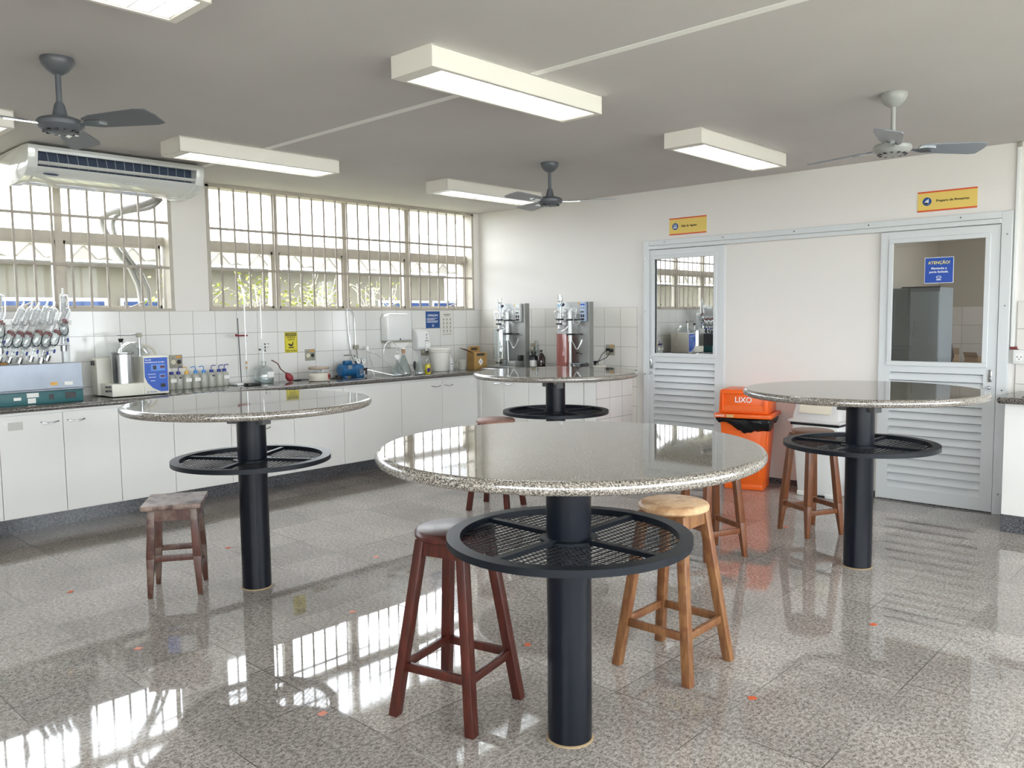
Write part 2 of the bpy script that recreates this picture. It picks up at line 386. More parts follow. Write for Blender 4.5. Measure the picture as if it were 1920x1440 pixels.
# back wall (y=0) with door openings
wb = MB(); D1 = (2.345, 3.09); D2 = (4.465, 5.245); DZ = 2.06
wb.box(0, 0, 0, D1[0], .12, H); wb.box(D1[1], 0, 0, D2[0], .12, H); wb.box(D2[1], 0, 0, XR, .12, H)
wb.box(D1[0], 0, DZ, D1[1], .12, H); wb.box(D2[0], 0, DZ, D2[1], .12, H)
struct('wall_back', wb, M_wall)
wr = MB(); wr.box(XR, YF, 0, XR+.15, .12, .55); wr.box(XR, YF, 2.55, XR+.15, .12, H); wr.box(XR, YF, .55, XR+.15, -8.6, 2.55); wr.box(XR, -.8, .55, XR+.15, .12, 2.55)
struct('wall_right', wr, M_wall)
wf = MB(); wf.box(-.15, YF-.15, 0, 5.3, YF, H).box(8.4, YF-.15, 0, XR+.15, YF, H).box(5.3, YF-.15, 0, 8.4, YF, .9).box(5.3, YF-.15, 2.5, 8.4, YF, H)
struct('wall_front', wf, M_wall)
struct('baseboard_back', MB().box(3.13, -.008, 0, 4.43, 0, .05), M_plinth)
# window on the far side of the room, behind the camera
w3 = S('window_3'); f = MB()
for y in [-8.6+i*7.8/9 for i in range(10)]: f.box(XR+.04, y-.025, .55, XR+.09, y+.025, 2.55)
for z in (.575, 1.6, 2.525): f.box(XR+.045, -8.6, z-.025, XR+.085, -.8, z+.025)
f.build('window_frame', M_winfr, w3, smooth=0)
MB().box(XR+.062, -8.6, .55, XR+.067, -.8, 2.55).build('window_pane', M_glass, w3, smooth=0)
w4 = S('added_fill_window'); f = MB()  # unseen window added to brighten the room from behind the camera
for x in [5.3+i*3.1/4 for i in range(5)]: f.box(x-.025, YF-.09, .9, x+.025, YF-.04, 2.5)
for z in (.925, 1.7, 2.475): f.box(5.3, YF-.085, z-.025, 8.4, YF-.045, z+.025)
f.build('window_frame', M_winfr, w4, smooth=0)
MB().box(5.3, YF-.067, .9, 8.4, YF-.062, 2.5).build('window_pane', M_glass, w4, smooth=0)

# wall tiling
T1 = tile_mat('window_wall_tile', .2, .194, 1, (.02+.0, -1.545+.194*8), 'e4e3df')
struct('trim_1', MB().box(0, -8.9, .02, .008, -.008, ZB), T1)
T2 = tile_mat('back_wall_tile', .195, .194, 0, (-2.166+.195*12, -1.545+.194*8), 'e6e2da')
struct('trim_2', MB().box(.0, -.008, .02, 2.171, 0, ZB+.0), T2)
struct('trim_3', MB().box(5.372, -.008, .02, 8.5, 0, 1.53), tile_mat('far_wall_tile', .195, .194, 0, (-5.372+.195*28, -1.53+.194*8), 'e6e2dc'))
# ceiling joint strips
struct('trim_4', MB().box(0.02, -3.635, H-.0015, 8.5, -3.585, H), mat('pale_joint_paint', 'f4f3f0', .7))

# windows in the left wall
def west_window(name, y0, y1, secs, zb2):
    o = S(name); fr = MB(); xf0, xf1 = -.13, -.085
    fr.box(-.14, y0, ZB, .012, y1, ZB+.022)      # sill frame
    fr.box(-.14, y0, ZT-.02, .006, y1, H); fr.box(-.14, y0, ZB, .006, y0+.03, ZT); fr.box(-.14, y1-.03, ZB, .006, y1, ZT)
    for y in secs: fr.box(xf0-.02, y-.028, ZB, xf1, y+.028, ZT)
    fr.box(xf0-.01, y0, 2.085, xf1-.004, y1, 2.155)
    ys = [y0+.03]+secs+[y1-.03]
    for a, b in zip(ys, ys[1:]):                 # tilting sashes below the transom
        for p, q in (((a+.028, ZB+.022), (a+.045, 2.085)), ((b-.045, ZB+.022), (b-.028, 2.085))): fr.box(xf0-.02, p[0], p[1], xf1-.01, q[0], q[1])
        fr.box(xf0-.02, a+.028, ZB+.022, xf1-.01, b-.028, ZB+.045); fr.box(xf0-.02, a+.028, 2.06, xf1-.01, b-.028, 2.085)
    fr.build('window_frame', M_winfr, o, smooth=0)
    MB().box(-.112, y0+.01, ZB+.01, -.108, y1-.01, ZT).build('window_pane', M_glass, o, smooth=0)
    g = MB(); n = round((y1-y0)/.13)
    for i in range(1, n): g.box(-.014, y0+(y1-y0)*i/n-.008, ZB+.015, -.004, y0+(y1-y0)*i/n+.008, ZT)
    for z in zb2: g.box(-.004, y0+.005, z-.011, .002, y1-.005, z+.011)
    g.build('security_bars', M_bar, o, smooth=0)
    h = MB()
    for a, b in zip(ys, ys[1:]):
        h.cyl((-.08, (a+b)/2+.1, ZB+.03), (.01, (a+b)/2+.18, ZB+.075), .006)
    h.build('window_latch', M_bar, o)
west_window('window_1', -6.8, -3.566, [-6.0, -5.2, -4.40], (2.265, 1.90))
west_window('window_2', -3.262, -.088, [-2.555, -1.78, -.985], (2.25, 1.902))

# door frame and doors
tf = MB(); tf.box(2.265, -.045, 0, 2.33, -.0, 2.163, .003); tf.box(5.262, -.045, 0, 5.33, 0, 2.163, .003)
tf.box(2.33, -.045, 2.115, 5.262, 0, 2.163, .003); tf.box(2.33, -.06, 2.078, 5.262, 0, 2.112, .003)
struct('trim_5', tf, M_alu)
mb = MB()
for x in (2.5, 3.1, 3.75, 4.35, 5.0): mb.cyl((x, -.05, 2.14), (x, -.044, 2.14), .006, n=8)
for z in (.15, .9, 1.5, 2.0): mb.cyl((5.3, -.05, z), (5.3, -.044, z), .006, n=8); mb.cyl((2.285, -.05, z), (2.285, -.044, z), .006, n=8)
struct('trim_6', mb, M_metal)
def door(name, x0, x1, glass, gx0, gx1, gz0, gz1, lock_x):
    o = S(name); y0, y1 = -.036, -.001; z0 = .012; z1 = 2.072; lv = MB()
    fr = MB(); s = .06
    lx0, lx1 = gx0-.012, gx1+.012; lz0, lz1 = .10, gz0-.085
    fr.box(x0, y0, z0, lx0, y1, z1); fr.box(lx1, y0, z0, x1, y1, z1)
    fr.box(lx0, y0, z0, lx1, y1, lz0); fr.box(lx0, y0, lz1, lx1, y1, gz0); fr.box(lx0, y0, gz1, lx1, y1, z1)
    fr.build('door_frame', M_alu, o, smooth=0)
    r = MB(); a = .034
    for q in ((gx0-a, gz0-a, gx1+a, gz0), (gx0-a, gz1, gx1+a, gz1+a), (gx0-a, gz0, gx0, gz1), (gx1, gz0, gx1+a, gz1)): r.box(q[0], y0-.012, q[1], q[2], y0, q[3], .003)
    r.build('glazing_bead', M_alu, o, smooth=0)
    MB().box(gx0-.01, -.022, gz0-.01, gx1+.01, -.017, gz1+.01).build('glass_pane', glass, o, smooth=0)
    n = 15; p = (lz1-lz0)/n
    for i in range(n):
        z = lz0+p*i
        lv.prism([(-.034, z+.006), (-.030, z+.001), (-.004, z+p*.86), (-.009, z+p*.9)], lx0, lx1, 'x')
        lv.box(lx0, -.036, z, lx1, -.030, z+.008)
    lv.build('louver', M_alu, o, smooth=0)
    MB().box(lx0, -.003, lz0, lx1, 0.0, lz1).build('louver_backing', M_gap, o, smooth=0)
    MB().box(lock_x-.013, y0-.006, .955, lock_x+.013, y0, 1.045, .002).cyl((lock_x, y0-.014, .98), (lock_x, y0, .98), .007).box(lock_x-.006, y0-.012, 1.0, lock_x+.006, y0, 1.03).build('door_lock', M_metal, o)
    MB().cyl((lock_x, y0-.03, .915), (lock_x, y0, .915), .009).sphere((lock_x, y0-.03, .915), .014).build('door_knob', M_chrome, o)
door('door_1', 2.332, 3.11, M_mirror, 2.39, 3.01, 1.105, 1.985, 2.352)
door('door_2', 4.445, 5.258, M_dglass, 4.54, 5.165, 1.09, 1.985, 5.222)

# rooms behind the doors
 
struct('floor_beyond', MB().box(2.1, .0, -.08, 5.7, 3.3, -.001), M_plinth)
struct('wall_beyond', MB().box(2.1, 3.2, 0, 5.7, 3.3, H), M_backroom)
struct('wall_beyond', MB().box(2.1, .12, 0, 2.2, 3.2, H), M_backroom)
struct('wall_beyond', MB().box(5.6, .12, 0, 5.7, 3.2, 1.05).box(5.6, .12, 2.35, 5.7, 3.2, H).box(5.6, .12, 1.05, 5.7, 1.5, 2.35).box(5.6, 2.1, 1.05, 5.7, 3.2, 2.35), M_backroom)  # unseen opening added in this wall to let sky light in
struct('light_blocking_sill', MB().box(4.46, -.03, 0, 5.25, .12, .011).box(2.34, -.03, 0, 3.1, .12, .011), M_plinth)  # dark sills added to block light leaking under the doors
struct('wall_beyond', MB().box(3.9, .12, 0, 3.95, 3.2, H), M_backroom)
struct('ceiling_beyond', MB().box(2.1, .12, H, 5.7, 3.3, H+.1), M_ceil)
struct('trim_7', MB().box(3.95, 3.19, 0, 5.6, 3.2, 1.515), tile_mat('room_beyond_tile', .2, .2, 0, (-.0, .085), 'e6dfda'))
# ------------------------------------------------------------------ outside
struct('ground_outside', MB().box(-14, -16, -.2, -.15, 8, -.05), M_pave)
struct('lawn_outside', MB().box(XR+.15, -22, -.2, 30, 6, -.05), M_lawn)
struct('terrace_outside', MB().box(-14, -22, -.2, XR+.15, -16, -.05).box(-.15, -16, -.2, XR+.15, YF-.15, -.05), M_pave)
struct('sun_blocking_eave', MB().box(XR+.15, -9.2, 2.55, XR+1.2, .2, 2.7), M_wall)  # unseen overhang added to keep direct sun out of the room
def neighbour():
    b = thing('neighbour_building', 'cream low building with corrugated roof seen through the barred windows', 'building', (-3.0, -3, 0))
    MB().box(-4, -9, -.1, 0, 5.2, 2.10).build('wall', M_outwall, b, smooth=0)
    MB().box(-.02, -9, 2.085, .05, 5.2, 2.125).build('roof_beam', M_outwhite, b, smooth=0)
    # corrugated sheet: ridges repeating along y, sheet rising away from us
    t = MB(); prof = []; y = -8.8
    while y < 5.3:
        prof += [(y, 2.150), (y+.06, 2.158), (y+.19, 2.295), (y+.215, 2.295), (y+.34, 2.158), (y+.43, 2.182)]; y += .52
    bmm = bmesh.new(); rows = []
    for k, (x, dz) in enumerate(((.28, 0), (.28, -.018), (-3.6, .50), (-3.6, .52))): rows.append([bmm.verts.new((x, a, z+dz)) for a, z in prof])
    for a, c in ((rows[0], rows[1]), (rows[1], rows[2]), (rows[3], rows[0])):
        for i in range(len(prof)-1): bmm.faces.new((a[i], a[i+1], c[i+1], c[i]))
    low = [bmm.verts.new((.27, a, 2.135)) for a, z in prof]; up = [bmm.verts.new((.27, a, z-.002)) for a, z in prof]
    for i in range(len(prof)-1): bmm.faces.new((low[i], low[i+1], up[i+1], up[i]))
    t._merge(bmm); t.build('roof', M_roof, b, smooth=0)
    y = -5.9
    for k, (a, wdt) in enumerate(((-6.2, .42), (-5.6, .42), (-5.1, .42), (-4.62, .42), (-4.02, .5), (-3.42, .42), (-2.78, .42), (.9, .38), (1.42, .42), (1.95, .42))):
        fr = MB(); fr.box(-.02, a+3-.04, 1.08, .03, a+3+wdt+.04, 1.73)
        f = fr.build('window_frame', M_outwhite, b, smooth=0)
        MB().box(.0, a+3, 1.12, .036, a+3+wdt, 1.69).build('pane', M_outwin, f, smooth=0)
neighbour()
def wing():
    b = thing('building_wing', 'pale wing of the neighbouring building standing at the far right of the windows', 'building', (-1.6, 3, 0))
    MB().box(-1.4, 0, -.1, 1.3, .3, 3.3).build('wall', M_outwall, b, smooth=0)
    MB().box(-1.4, -.9, 2.95, 1.3, .1, 3.25).build('eave', M_outwhite, b, smooth=0)
wing()
def shrub(n, x, y, h, sp, nb, nl, label):
    rnd = random.Random(n)
    o = thing('shrub', label, 'plant', (x, y, -.05), 0, 'shrubs outside the windows')
    br = MB(); tips = []
    for i in range(nb):
        a = rnd.uniform(0, 2*PI); r = rnd.uniform(.3, 1)*sp; hh = h*rnd.uniform(.7, 1)
        p1 = (r*.5*math.cos(a)+rnd.uniform(-.1, .1), r*.5*math.sin(a), hh*.55); p2 = (r*math.cos(a)*.9, r*math.sin(a), hh)
        br.tube([(rnd.uniform(-.06, .06), rnd.uniform(-.06, .06), 0), p1, p2], .007, 5); tips += [Vector(p1), Vector(p2)]
        for k in range(3):
            q = Vector(p1).lerp(Vector(p2), rnd.random()); e = q+Vector((rnd.uniform(-.25, .25), rnd.uniform(-.3, .3), rnd.uniform(.05, .35)))
            br.tube([q, (q+e)/2+Vector((0, .04, .02)), e], .004, 4); tips.append(e)
    br.build('branch', M_branch, o)
    t = bmesh.new()
    for i in range(nl):
        c = rnd.choice(tips); c = c+Vector((rnd.gauss(0, .06), rnd.gauss(0, .07), rnd.gauss(0, .06)))
        if c.z > h*1.0 or c.z < h*.35: continue
        s = rnd.uniform(.018, .035); u = Vector((rnd.gauss(0, 1), rnd.gauss(0, 1), rnd.gauss(0, .5))).normalized(); v = u.orthogonal().normalized()
        t.faces.new([t.verts.new(c+q) for q in (-u*s, v*s*.5, u*s, -v*s*.5)])
    m = MB(); m._merge(t); f = m.build('foliage', M_leaf, o, smooth=0)
shrub(1, -1.2, -2.95, 2.02, .28, 14, 420, 'sparse yellow-green shrub outside the barred window, leftmost of the four')
shrub(2, -1.35, -2.0, 2.05, .30, 16, 500, 'leafy yellow-green shrub outside beside the leftmost shrub')
shrub(3, -1.2, -1.45, 1.95, .3, 14, 380, 'yellow-green shrub outside near the middle mullion of the barred window')
shrub(4, -1.4, -.45, 1.95, .36, 22, 260, 'bare-branched shrub outside above the blue pump, rightmost of the four')

# ------------------------------------------------------------------ round lab tables
def lab_table(loc, rz, label):
    o = thing('lab_table', label, 'table', (*loc, 0), rz, 'round granite lab tables')
    R = .648; Z = 1.03; t = .040; r = t/2
    prof = [(0, Z)] + [(R-r+r*math.sin(a), Z-r+r*math.cos(a)) for a in [PI*i/10 for i in range(11)]] + [(0, Z-t)]
    MB().lathe(prof, n=128).build('tabletop', M_top, o, smooth=40)
    MB().lathe([(0, .002), (.077, .002), (.077, Z-t), (0, Z-t)], n=48).build('column', M_navy, o)
    MB().lathe([(.0, 0), (.083, 0), (.083, .003), (.077, .006), (0, .006)], n=40).build('base_sealant', mat('sealant', 'a08a6a', .7), o)
    MB().lathe([(.077, .70), (.10, .702), (.10, .712), (.077, .714)], n=32).build('shelf_collar', M_navy2, o)
    MB().lathe([(.372, .700), (.418, .700), (.418, .724), (.372, .724), (.372, .700)], n=96).build('shelf_rim', M_navy2, o)
    for k in range(4):
        a = k*PI/2
        MB().box(.076, -.012, .702, .376, .012, .718).xf(Matrix.Rotation(a, 4, 'Z')).build('shelf_spoke', M_navy2, o)
    # crimped wire mesh
    t2 = bmesh.new(); RR = .374
    def bar(p, q, w, h=.003):
        d = Vector((q[0]-p[0], q[1]-p[1], 0)).normalized(); nrm = Vector((-d.y, d.x, 0))*w/2
        P = [Vector((*p, .700))-nrm, Vector((*q, .700))-nrm, Vector((*q, .700))+nrm, Vector((*p, .700))+nrm]
        v = [t2.verts.new(x) for x in P]+[t2.verts.new(x+Vector((0, 0, h))) for x in P]
        for f in ((4, 5, 6, 7), (3, 2, 1, 0), (0, 1, 5, 4), (2, 3, 7, 6)): t2.faces.new([v[i] for i in f])
    def inside(x, y): rr = math.hypot(x, y); return .08 < rr < RR
    y = -RR; row = 0
    while y < RR:
        x = -RR; k = 0
        while x < RR:
            a = (x, y+(.004 if (k % 2) else -.004)); b = (x+.0125, y+(-.004 if (k % 2) else .004))
            if inside(*a) and inside(*b): bar(a, b, .0022, .002)
            x += .0125; k += 1
        y += .0185; row += 1
    x = -RR
    while x < RR:
        hh = math.sqrt(max(RR*RR-x*x, 0))
        if abs(x) < .08:
            g = math.sqrt(.08**2-x*x); bar((x, -hh), (x, -g), .0024, .0035); bar((x, g), (x, hh), .0024, .0035)
        else: bar((x, -hh), (x, hh), .0024, .0035)
        x += .027
    m = MB(); m._merge(t2); m.build('wire_mesh', M_navy2, o, smooth=0)
    for k in (0, 1):
        a = math.radians(-rz) + (-.38 if k else PI+.1)
        mm = Matrix.Rotation(a, 4, 'Z')
        b = MB().box(.07, -.028, .905, .125, .028, .988, .003).xf(mm).build('outlet_box', mat('outlet_box_shaded_grey', '5f6060', .5), o)  # box grey darkened to paint in the shade under the tabletop
        c = MB().cyl((.098, -.033, .95), (.098, -.026, .95), .018)
        for q in (-.006, .006): c.box(.098+q-.0015, -.0345, .946, .098+q+.0015, -.033, .955)
        c.xf(mm).build('outlet_socket', M_beige, b)
    MB().box(-.2, -.03, .975, .2, .03, .9902).build('top_bracket', M_navy2, o)
    return o
TB = dict(front=(4.983, -4.534), left=(2.668, -4.408), right=(4.998, -1.910), back=(2.559, -1.710))
tab = lab_table(TB['front'], 0, 'round grey granite table nearest the camera, on a dark column with a mesh shelf')
dup(tab, (*TB['left'], 0), 33, 'round granite table at the left in front of the white cabinets, beside the square stool')
dup(tab, (*TB['right'], 0), -2, 'round granite table at the right in front of the louvered door and bins')
dup(tab, (*TB['back'], 0), -12, 'round granite table farthest away, before the corner with the steel distillers')

# ------------------------------------------------------------------ stools
def stool(kind, loc, rz, label, h=.68, foot=.165, seat_r=.15, legm=None, seatm=None, taper=False, topc=.088, group='wooden stools'):
    o = thing('wooden_stool', label, 'stool', (*loc, 0), rz, group); zt = h-.034
    if kind == 'square':
        MB().box(-.165, -.15, zt+.008, .165, .15, h, .004).build('seat', seatm, o)
    else:
        MB().lathe([(0, zt), (seat_r-.012, zt), (seat_r-.002, zt+.008), (seat_r, zt+.02), (seat_r-.006, h-.004), (seat_r-.014, h), (0, h)], n=48).build('seat', seatm, o)
    w = .019
    def lp(sx, sy, z):
        t = (zt-z)/zt
        return Vector((sx*(topc+(foot-topc)*t), sy*(topc+(foot-topc)*t), z))
    for sx in (-1, 1):
        for sy in (-1, 1):
            def ring(z, ww):
                c = lp(sx, sy, z); return [c+Vector((a*ww, b*ww, 0)) for a, b in ((-1, -1), (1, -1), (1, 1), (-1, 1))]
            if taper:
                m = MB(); m.hexa(ring(.21, w*1.08)+ring(zt, w*.95), .002); m.hexa(ring(0, w*.62)+ring(.21, w*1.08), .002)
            else:
                m = MB(); m.hexa(ring(0, w)+ring(zt, w), .003)
            m.build('leg', legm, o)
    zz = zt-.06; tz = topc+.004
    for a in range(4):
        mm = Matrix.Rotation(a*PI/2, 4, 'Z')
        MB().box(-tz, tz-.008, zz+.002, tz, tz+.012, zt).xf(mm).build('apron', legm, o)
        zs = .185 if (a % 2 == 0 or not taper) else .16
        if kind == 'square': zs = (.13, .205)[a % 2]
        q = lp(1, 1, zs).x
        MB().box(-q, q-.009, zs-.016, q, q+.009, zs+.016, .002).xf(mm).build('stretcher', legm, o)
    return o
stool('round', (4.525, -4.637), 13, 'red-brown wooden stool with round seat, left of the nearest table column', .69, .168, .152, M_redw, M_redw)
stool('round', (4.916, -3.758), 1, 'light worn wooden stool with pale round seat, behind the nearest table', .69, .168, .146, M_ltleg, M_seatl)
stool('round', (4.235, -2.235), -24, 'orange-brown wooden stool with tapered legs half hidden behind the nearest table', .69, .142, .145, M_orw, M_orw, True)
stool('round', (4.478, -1.348), -27, 'orange-brown wooden stool with tapered legs under the right table shelf', .69, .138, .145, M_orw, M_orw, True)
stool('round', (2.37, -2.20), 20, 'dark red wooden stool with worn top beside the farthest table', .69, .16, .15, M_redw, mat('pinkish_worn_seat', '9a7468', .5, var=.15, vscale=20))
stool('square', (2.377, -4.713), -33, 'low dark wooden stool with square worn seat beside the left table', .50, .125, .15, M_dkw, M_seatd, True, .105)

# ------------------------------------------------------------------ ceiling fans and lights
def fan(loc, rz, m, m2, label, pitch=-13):
    o = thing('ceiling_fan', label, 'ceiling fan', (*loc, H), rz, 'three-bladed ceiling fans')
    MB().lathe([(0, 0), (.068, 0), (.070, -.012), (.062, -.035), (.045, -.055), (.022, -.07), (0, -.072)], n=32).build('canopy', m, o)
    MB().cyl((0, 0, -.20), (0, 0, -.06), .0125).build('rod', m, o)
    MB().lathe([(0, -.19), (.014, -.19), (.022, -.205), (.034, -.26), (0, -.26)], n=24).build('yoke', m, o)
    mt = MB().lathe([(0, -.255), (.05, -.255), (.088, -.268), (.098, -.280), (.098, -.296), (.085, -.31), (.06, -.322), (.03, -.328), (0, -.328)], n=40).build('motor', m, o)
    v = MB()
    for k in range(12):
        v.box(.045, -.006, -.3235, .075, .006, -.3175, m=Matrix.Rotation(k*PI/6, 4, 'Z') )
    v.build('vent_slot', M_black, mt)
    for k in range(3):
        mm = Matrix.Rotation(k*2*PI/3, 4, 'Z')
        pit = Matrix.Translation((0, 0, -.288)) @ Matrix.Rotation(math.radians(pitch), 4, 'X')
        poly = [(.14, -.035), (.19, -.055), (.30, -.064), (.44, -.074), (.49, -.066), (.505, -.010), (.497, .062), (.46, .070), (.30, .060), (.19, .052), (.14, .035)]
        b = MB().prism(poly, -.003, .003, 'z').xf(mm @ pit).build('blade', m2, o, smooth=0)
        MB().prism([(.07, -.018), (.12, -.012), (.17, -.03), (.23, -.022), (.20, 0), (.23, .022), (.17, .03), (.12, .012), (.07, .018)], -.009, -.003, 'z').xf(mm @ pit).build('blade_bracket', M_chrome, b)
    return o
fan((2.70, -5.30), 28, M_white_fan, M_white_fan, 'grey ceiling fan at the left, in front of the air conditioner')
fan((2.585, -1.79), 36, M_white_fan, mat('fan_blade_pale', '8e9194', .35), 'grey ceiling fan farthest away, over the corner beyond the long lights', 9)
fan((5.155, -1.965), 46, M_fanw, mat('fan_blade_bluegrey', '7f848c', .3), 'white ceiling fan at the right above the sign boards')

def luminaire(loc, label, lit=True, group='ceiling luminaires'):
    o = thing('ceiling_light', label, 'light', (*loc, H), 0, group)
    W, L, D = .135, .605, .097; m = MB()
    m.box(-W, -L, -D, -W+.004, L, 0); m.box(W-.004, -L, -D, W, L, 0); m.box(-W, -L, -D, W, -L+.004, 0); m.box(-W, L-.004, -D, W, L, 0)
    m.box(-W, -L, -.006, W, L, -.001)
    m.box(-W, -L, -D, -W+.018, L, -D+.003); m.box(W-.018, -L, -D, W, L, -D+.003); m.box(-W, -L, -D, W, -L+.075, -D+.003); m.box(-W, L-.03, -D, W, L, -D+.003)
    m.build('housing', M_lamp, o, smooth=0)
    lv = MB(); n = 15
    lv.prism([(-.012, -.045), (.012, -.045), (.002, -.092), (-.002, -.092)], -L+.075, L-.03, 'y')
    for s in (-1, 1): lv.prism([(s*(W-.018), -.092), (s*(W-.022), -.092), (s*(W-.05), -.04), (s*(W-.045), -.035)], -L+.075, L-.03, 'y')
    for i in range(n+1):
        y = -L+.08+(2*L-.115)*i/n
        for s in (-1, 1): lv.prism([(y-.007, -.055), (y+.007, -.055), (y+.0015, -.092), (y-.0015, -.092)], min(s*.004, s*(W-.022)), max(s*.004, s*(W-.022)), 'x')
    lv.build('louver', M_refl, o, smooth=0)
    for s in (-1, 1):
        MB().cyl((s*.062, -L+.06, -.038), (s*.062, L-.03, -.038), .014, n=12).build('light_tube', M_emit, o)
    return o
LUM_BEYOND = 1
lum = luminaire((3.892, -3.66), 'long lit fluorescent ceiling light, the largest and nearest one at the top centre')
dup(lum, (1.455, -3.62, H), 0, 'long lit ceiling light right of the air conditioner, over the left table')
dup(lum, (3.892, -1.42, H), 0, 'lit ceiling light between the nearest long light and the right fan')
dup(lum, (1.42, -1.30, H), 0, 'lit ceiling light near the window corner, left of the farthest fan')
dup(lum, (3.892, -5.86, H), 0, 'bright ceiling light cut off by the top left edge of the picture')
dup(lum, (1.42, -5.75, H), 0, 'ceiling light cut off by the left edge behind the left fan')
dup(lum, (6.4, -3.66, H), 0, 'ceiling light out of view to the right of the camera')
dup(lum, (6.4, -1.3, H), 0, 'ceiling light out of view near the right end of the back wall')
dup(lum, (6.4, -7.2, H), 0, 'ceiling light out of view behind the camera')
dup(lum, (4.8, 1.2, H), 90, 'unseen ceiling light added to brighten the room behind the glazed door')  # lamp copy added as fill for the room beyond

# ------------------------------------------------------------------ air conditioner
def aircon():
    o = thing('air_conditioner', 'white ceiling-mounted air conditioner over the barred left window', 'air conditioner', (0, -4.255, 0))
    L = .595
    belly = [(.755, 2.482), (.735, 2.462), (.69, 2.436), (.60, 2.413), (.50, 2.402), (.42, 2.400), (.34, 2.408), (.27, 2.428), (.20, 2.462), (.14, 2.515), (.09, 2.56), (.05, 2.575)]
    MB().prism([(.05, 2.618), (.70, 2.618), (.70, 2.49)]+belly, -L+.06, L-.06, 'y').build('body', M_acw, o, smooth=40)
    cover = [(.05, 2.62), (.70, 2.62), (.785, 2.614), (.795, 2.59), (.785, 2.53), (.765, 2.47), (.735, 2.448), (.69, 2.424), (.60, 2.402), (.50, 2.391), (.42, 2.389), (.33, 2.397), (.26, 2.418), (.19, 2.454), (.13, 2.508), (.08, 2.555), (.05, 2.57)]
    for s in (-1, 1): MB().prism(cover, min(s*(L-.062), s*L), max(s*(L-.062), s*L), 'y', .006).build('end_cover', M_acw, o, smooth=40)
    MB().prism([(.70, 2.618), (.782, 2.612), (.792, 2.59), (.787, 2.574), (.775, 2.572), (.70, 2.59)], -L+.06, L-.06, 'y').build('top_panel', M_acw, o, smooth=0)
    vm = mat('vane_grey', '8d96a0', .4)
    n = 17
    for i in range(1, n):
        y = -L+.065+(2*L-.13)*i/n; dy = .006 if i < 8 else (-.006 if i > 10 else 0)
        MB().tube([(.735, y, 2.583), (.742, y+dy*.7, 2.55), (.745, y+dy, 2.515), (.742, y+dy*1.2, 2.49)], .0028, 6).build('air_vane', vm, o)
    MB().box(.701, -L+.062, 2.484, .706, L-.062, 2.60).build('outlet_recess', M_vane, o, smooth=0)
    MB().prism([(.752, 2.500), (.784, 2.512), (.788, 2.506), (.756, 2.494)], -L+.063, L-.063, 'y').build('flap', M_acw, o, smooth=0)
    MB().sphere((0, 0, 0), 1, (.048, .017, .003), 24).xf(Matrix.Translation((.716, -.44, 2.443)) @ Matrix.Rotation(math.radians(32), 4, 'Y') @ Matrix.Rotation(PI/2, 4, 'Z')).build('badge', mat('badge_blue', '33435f', .4), o)
    MB().box(-.05, -.012, -.002, .05, .012, .002).xf(Matrix.Translation((.70, .10, 2.4385)) @ Matrix.Rotation(math.radians(28), 4, 'Y') @ Matrix.Rotation(PI/2, 4, 'Z')).build('display', M_alu, o)
aircon()
pb = MB()
pb.tube([(.10, -3.72, 2.44), (-.02, -3.78, 2.40), (-.2, -3.98, 2.33), (-.24, -4.02, 2.25), (-.22, -3.93, 2.05), (-.22, -3.80, 1.85), (-.22, -3.74, 1.5), (-.22, -3.72, -.05)], .024, 10)
pb.tube([(.08, -3.68, 2.44), (-.05, -3.72, 2.38), (-.2, -3.9, 2.33), (-.2, -3.95, 2.2), (-.2, -3.85, 2.0), (-.2, -3.72, 1.8), (-.2, -3.68, 1.5), (-.2, -3.67, -.05)], .017, 10)
tag(pb.build('pipe_bundle', M_lagging), 'grey lagged pipes running down outside the left window from the air conditioner', 'pipe')

# ------------------------------------------------------------------ worktops and cabinets
def nose(x0, x1, z0, z1, front):
    r = (z1-z0)/2; c = (z0+z1)/2
    return [(x0, z0)]+[(front-r+r*math.cos(a), c+r*math.sin(a)) for a in [(-PI/2+PI*i/8) for i in range(9)]]+[(x0, z1)]
wt = MB().prism(nose(.012, 0, .862, .90, .605), -8.9, -.012, 'y')
tag(wt.build('worktop', M_counter), 'long dark granite worktop under the barred windows', 'worktop')
wt = MB().prism([(-y, z) for y, z in nose(.012, 0, .885, .935, .605)], .612, 2.172, 'x')
wt.box(.612, -.60, .866, 2.172, -.012, .884)
tag(wt.build('worktop', M_counter), 'raised granite worktop along the back wall under the steel distillers', 'worktop')
struct('trim_8', MB().box(.02, -8.9, 0, .32, -.3, .14).box(.32, -.34, 0, 2.1, -.02, .14), M_plinth)
def handle(parent, x, z, rot=0):
    """thin bow handle on a face looking towards -y"""
    m = MB().tube([(x-.055, 0, z+.004), (x-.05, -.018, z+.001), (x, -.026, z-.006), (x+.05, -.018, z+.001), (x+.055, 0, z+.004)], .0045, 8)
    return m.build('handle', M_metal, parent)
def sticker(parent, x, z, w=.055, h=.024):
    s = MB().box(x-w/2, -.0012, z-h/2, x+w/2, 0, z+h/2).build('label_sticker', M_paper, parent, smooth=0)
    return s
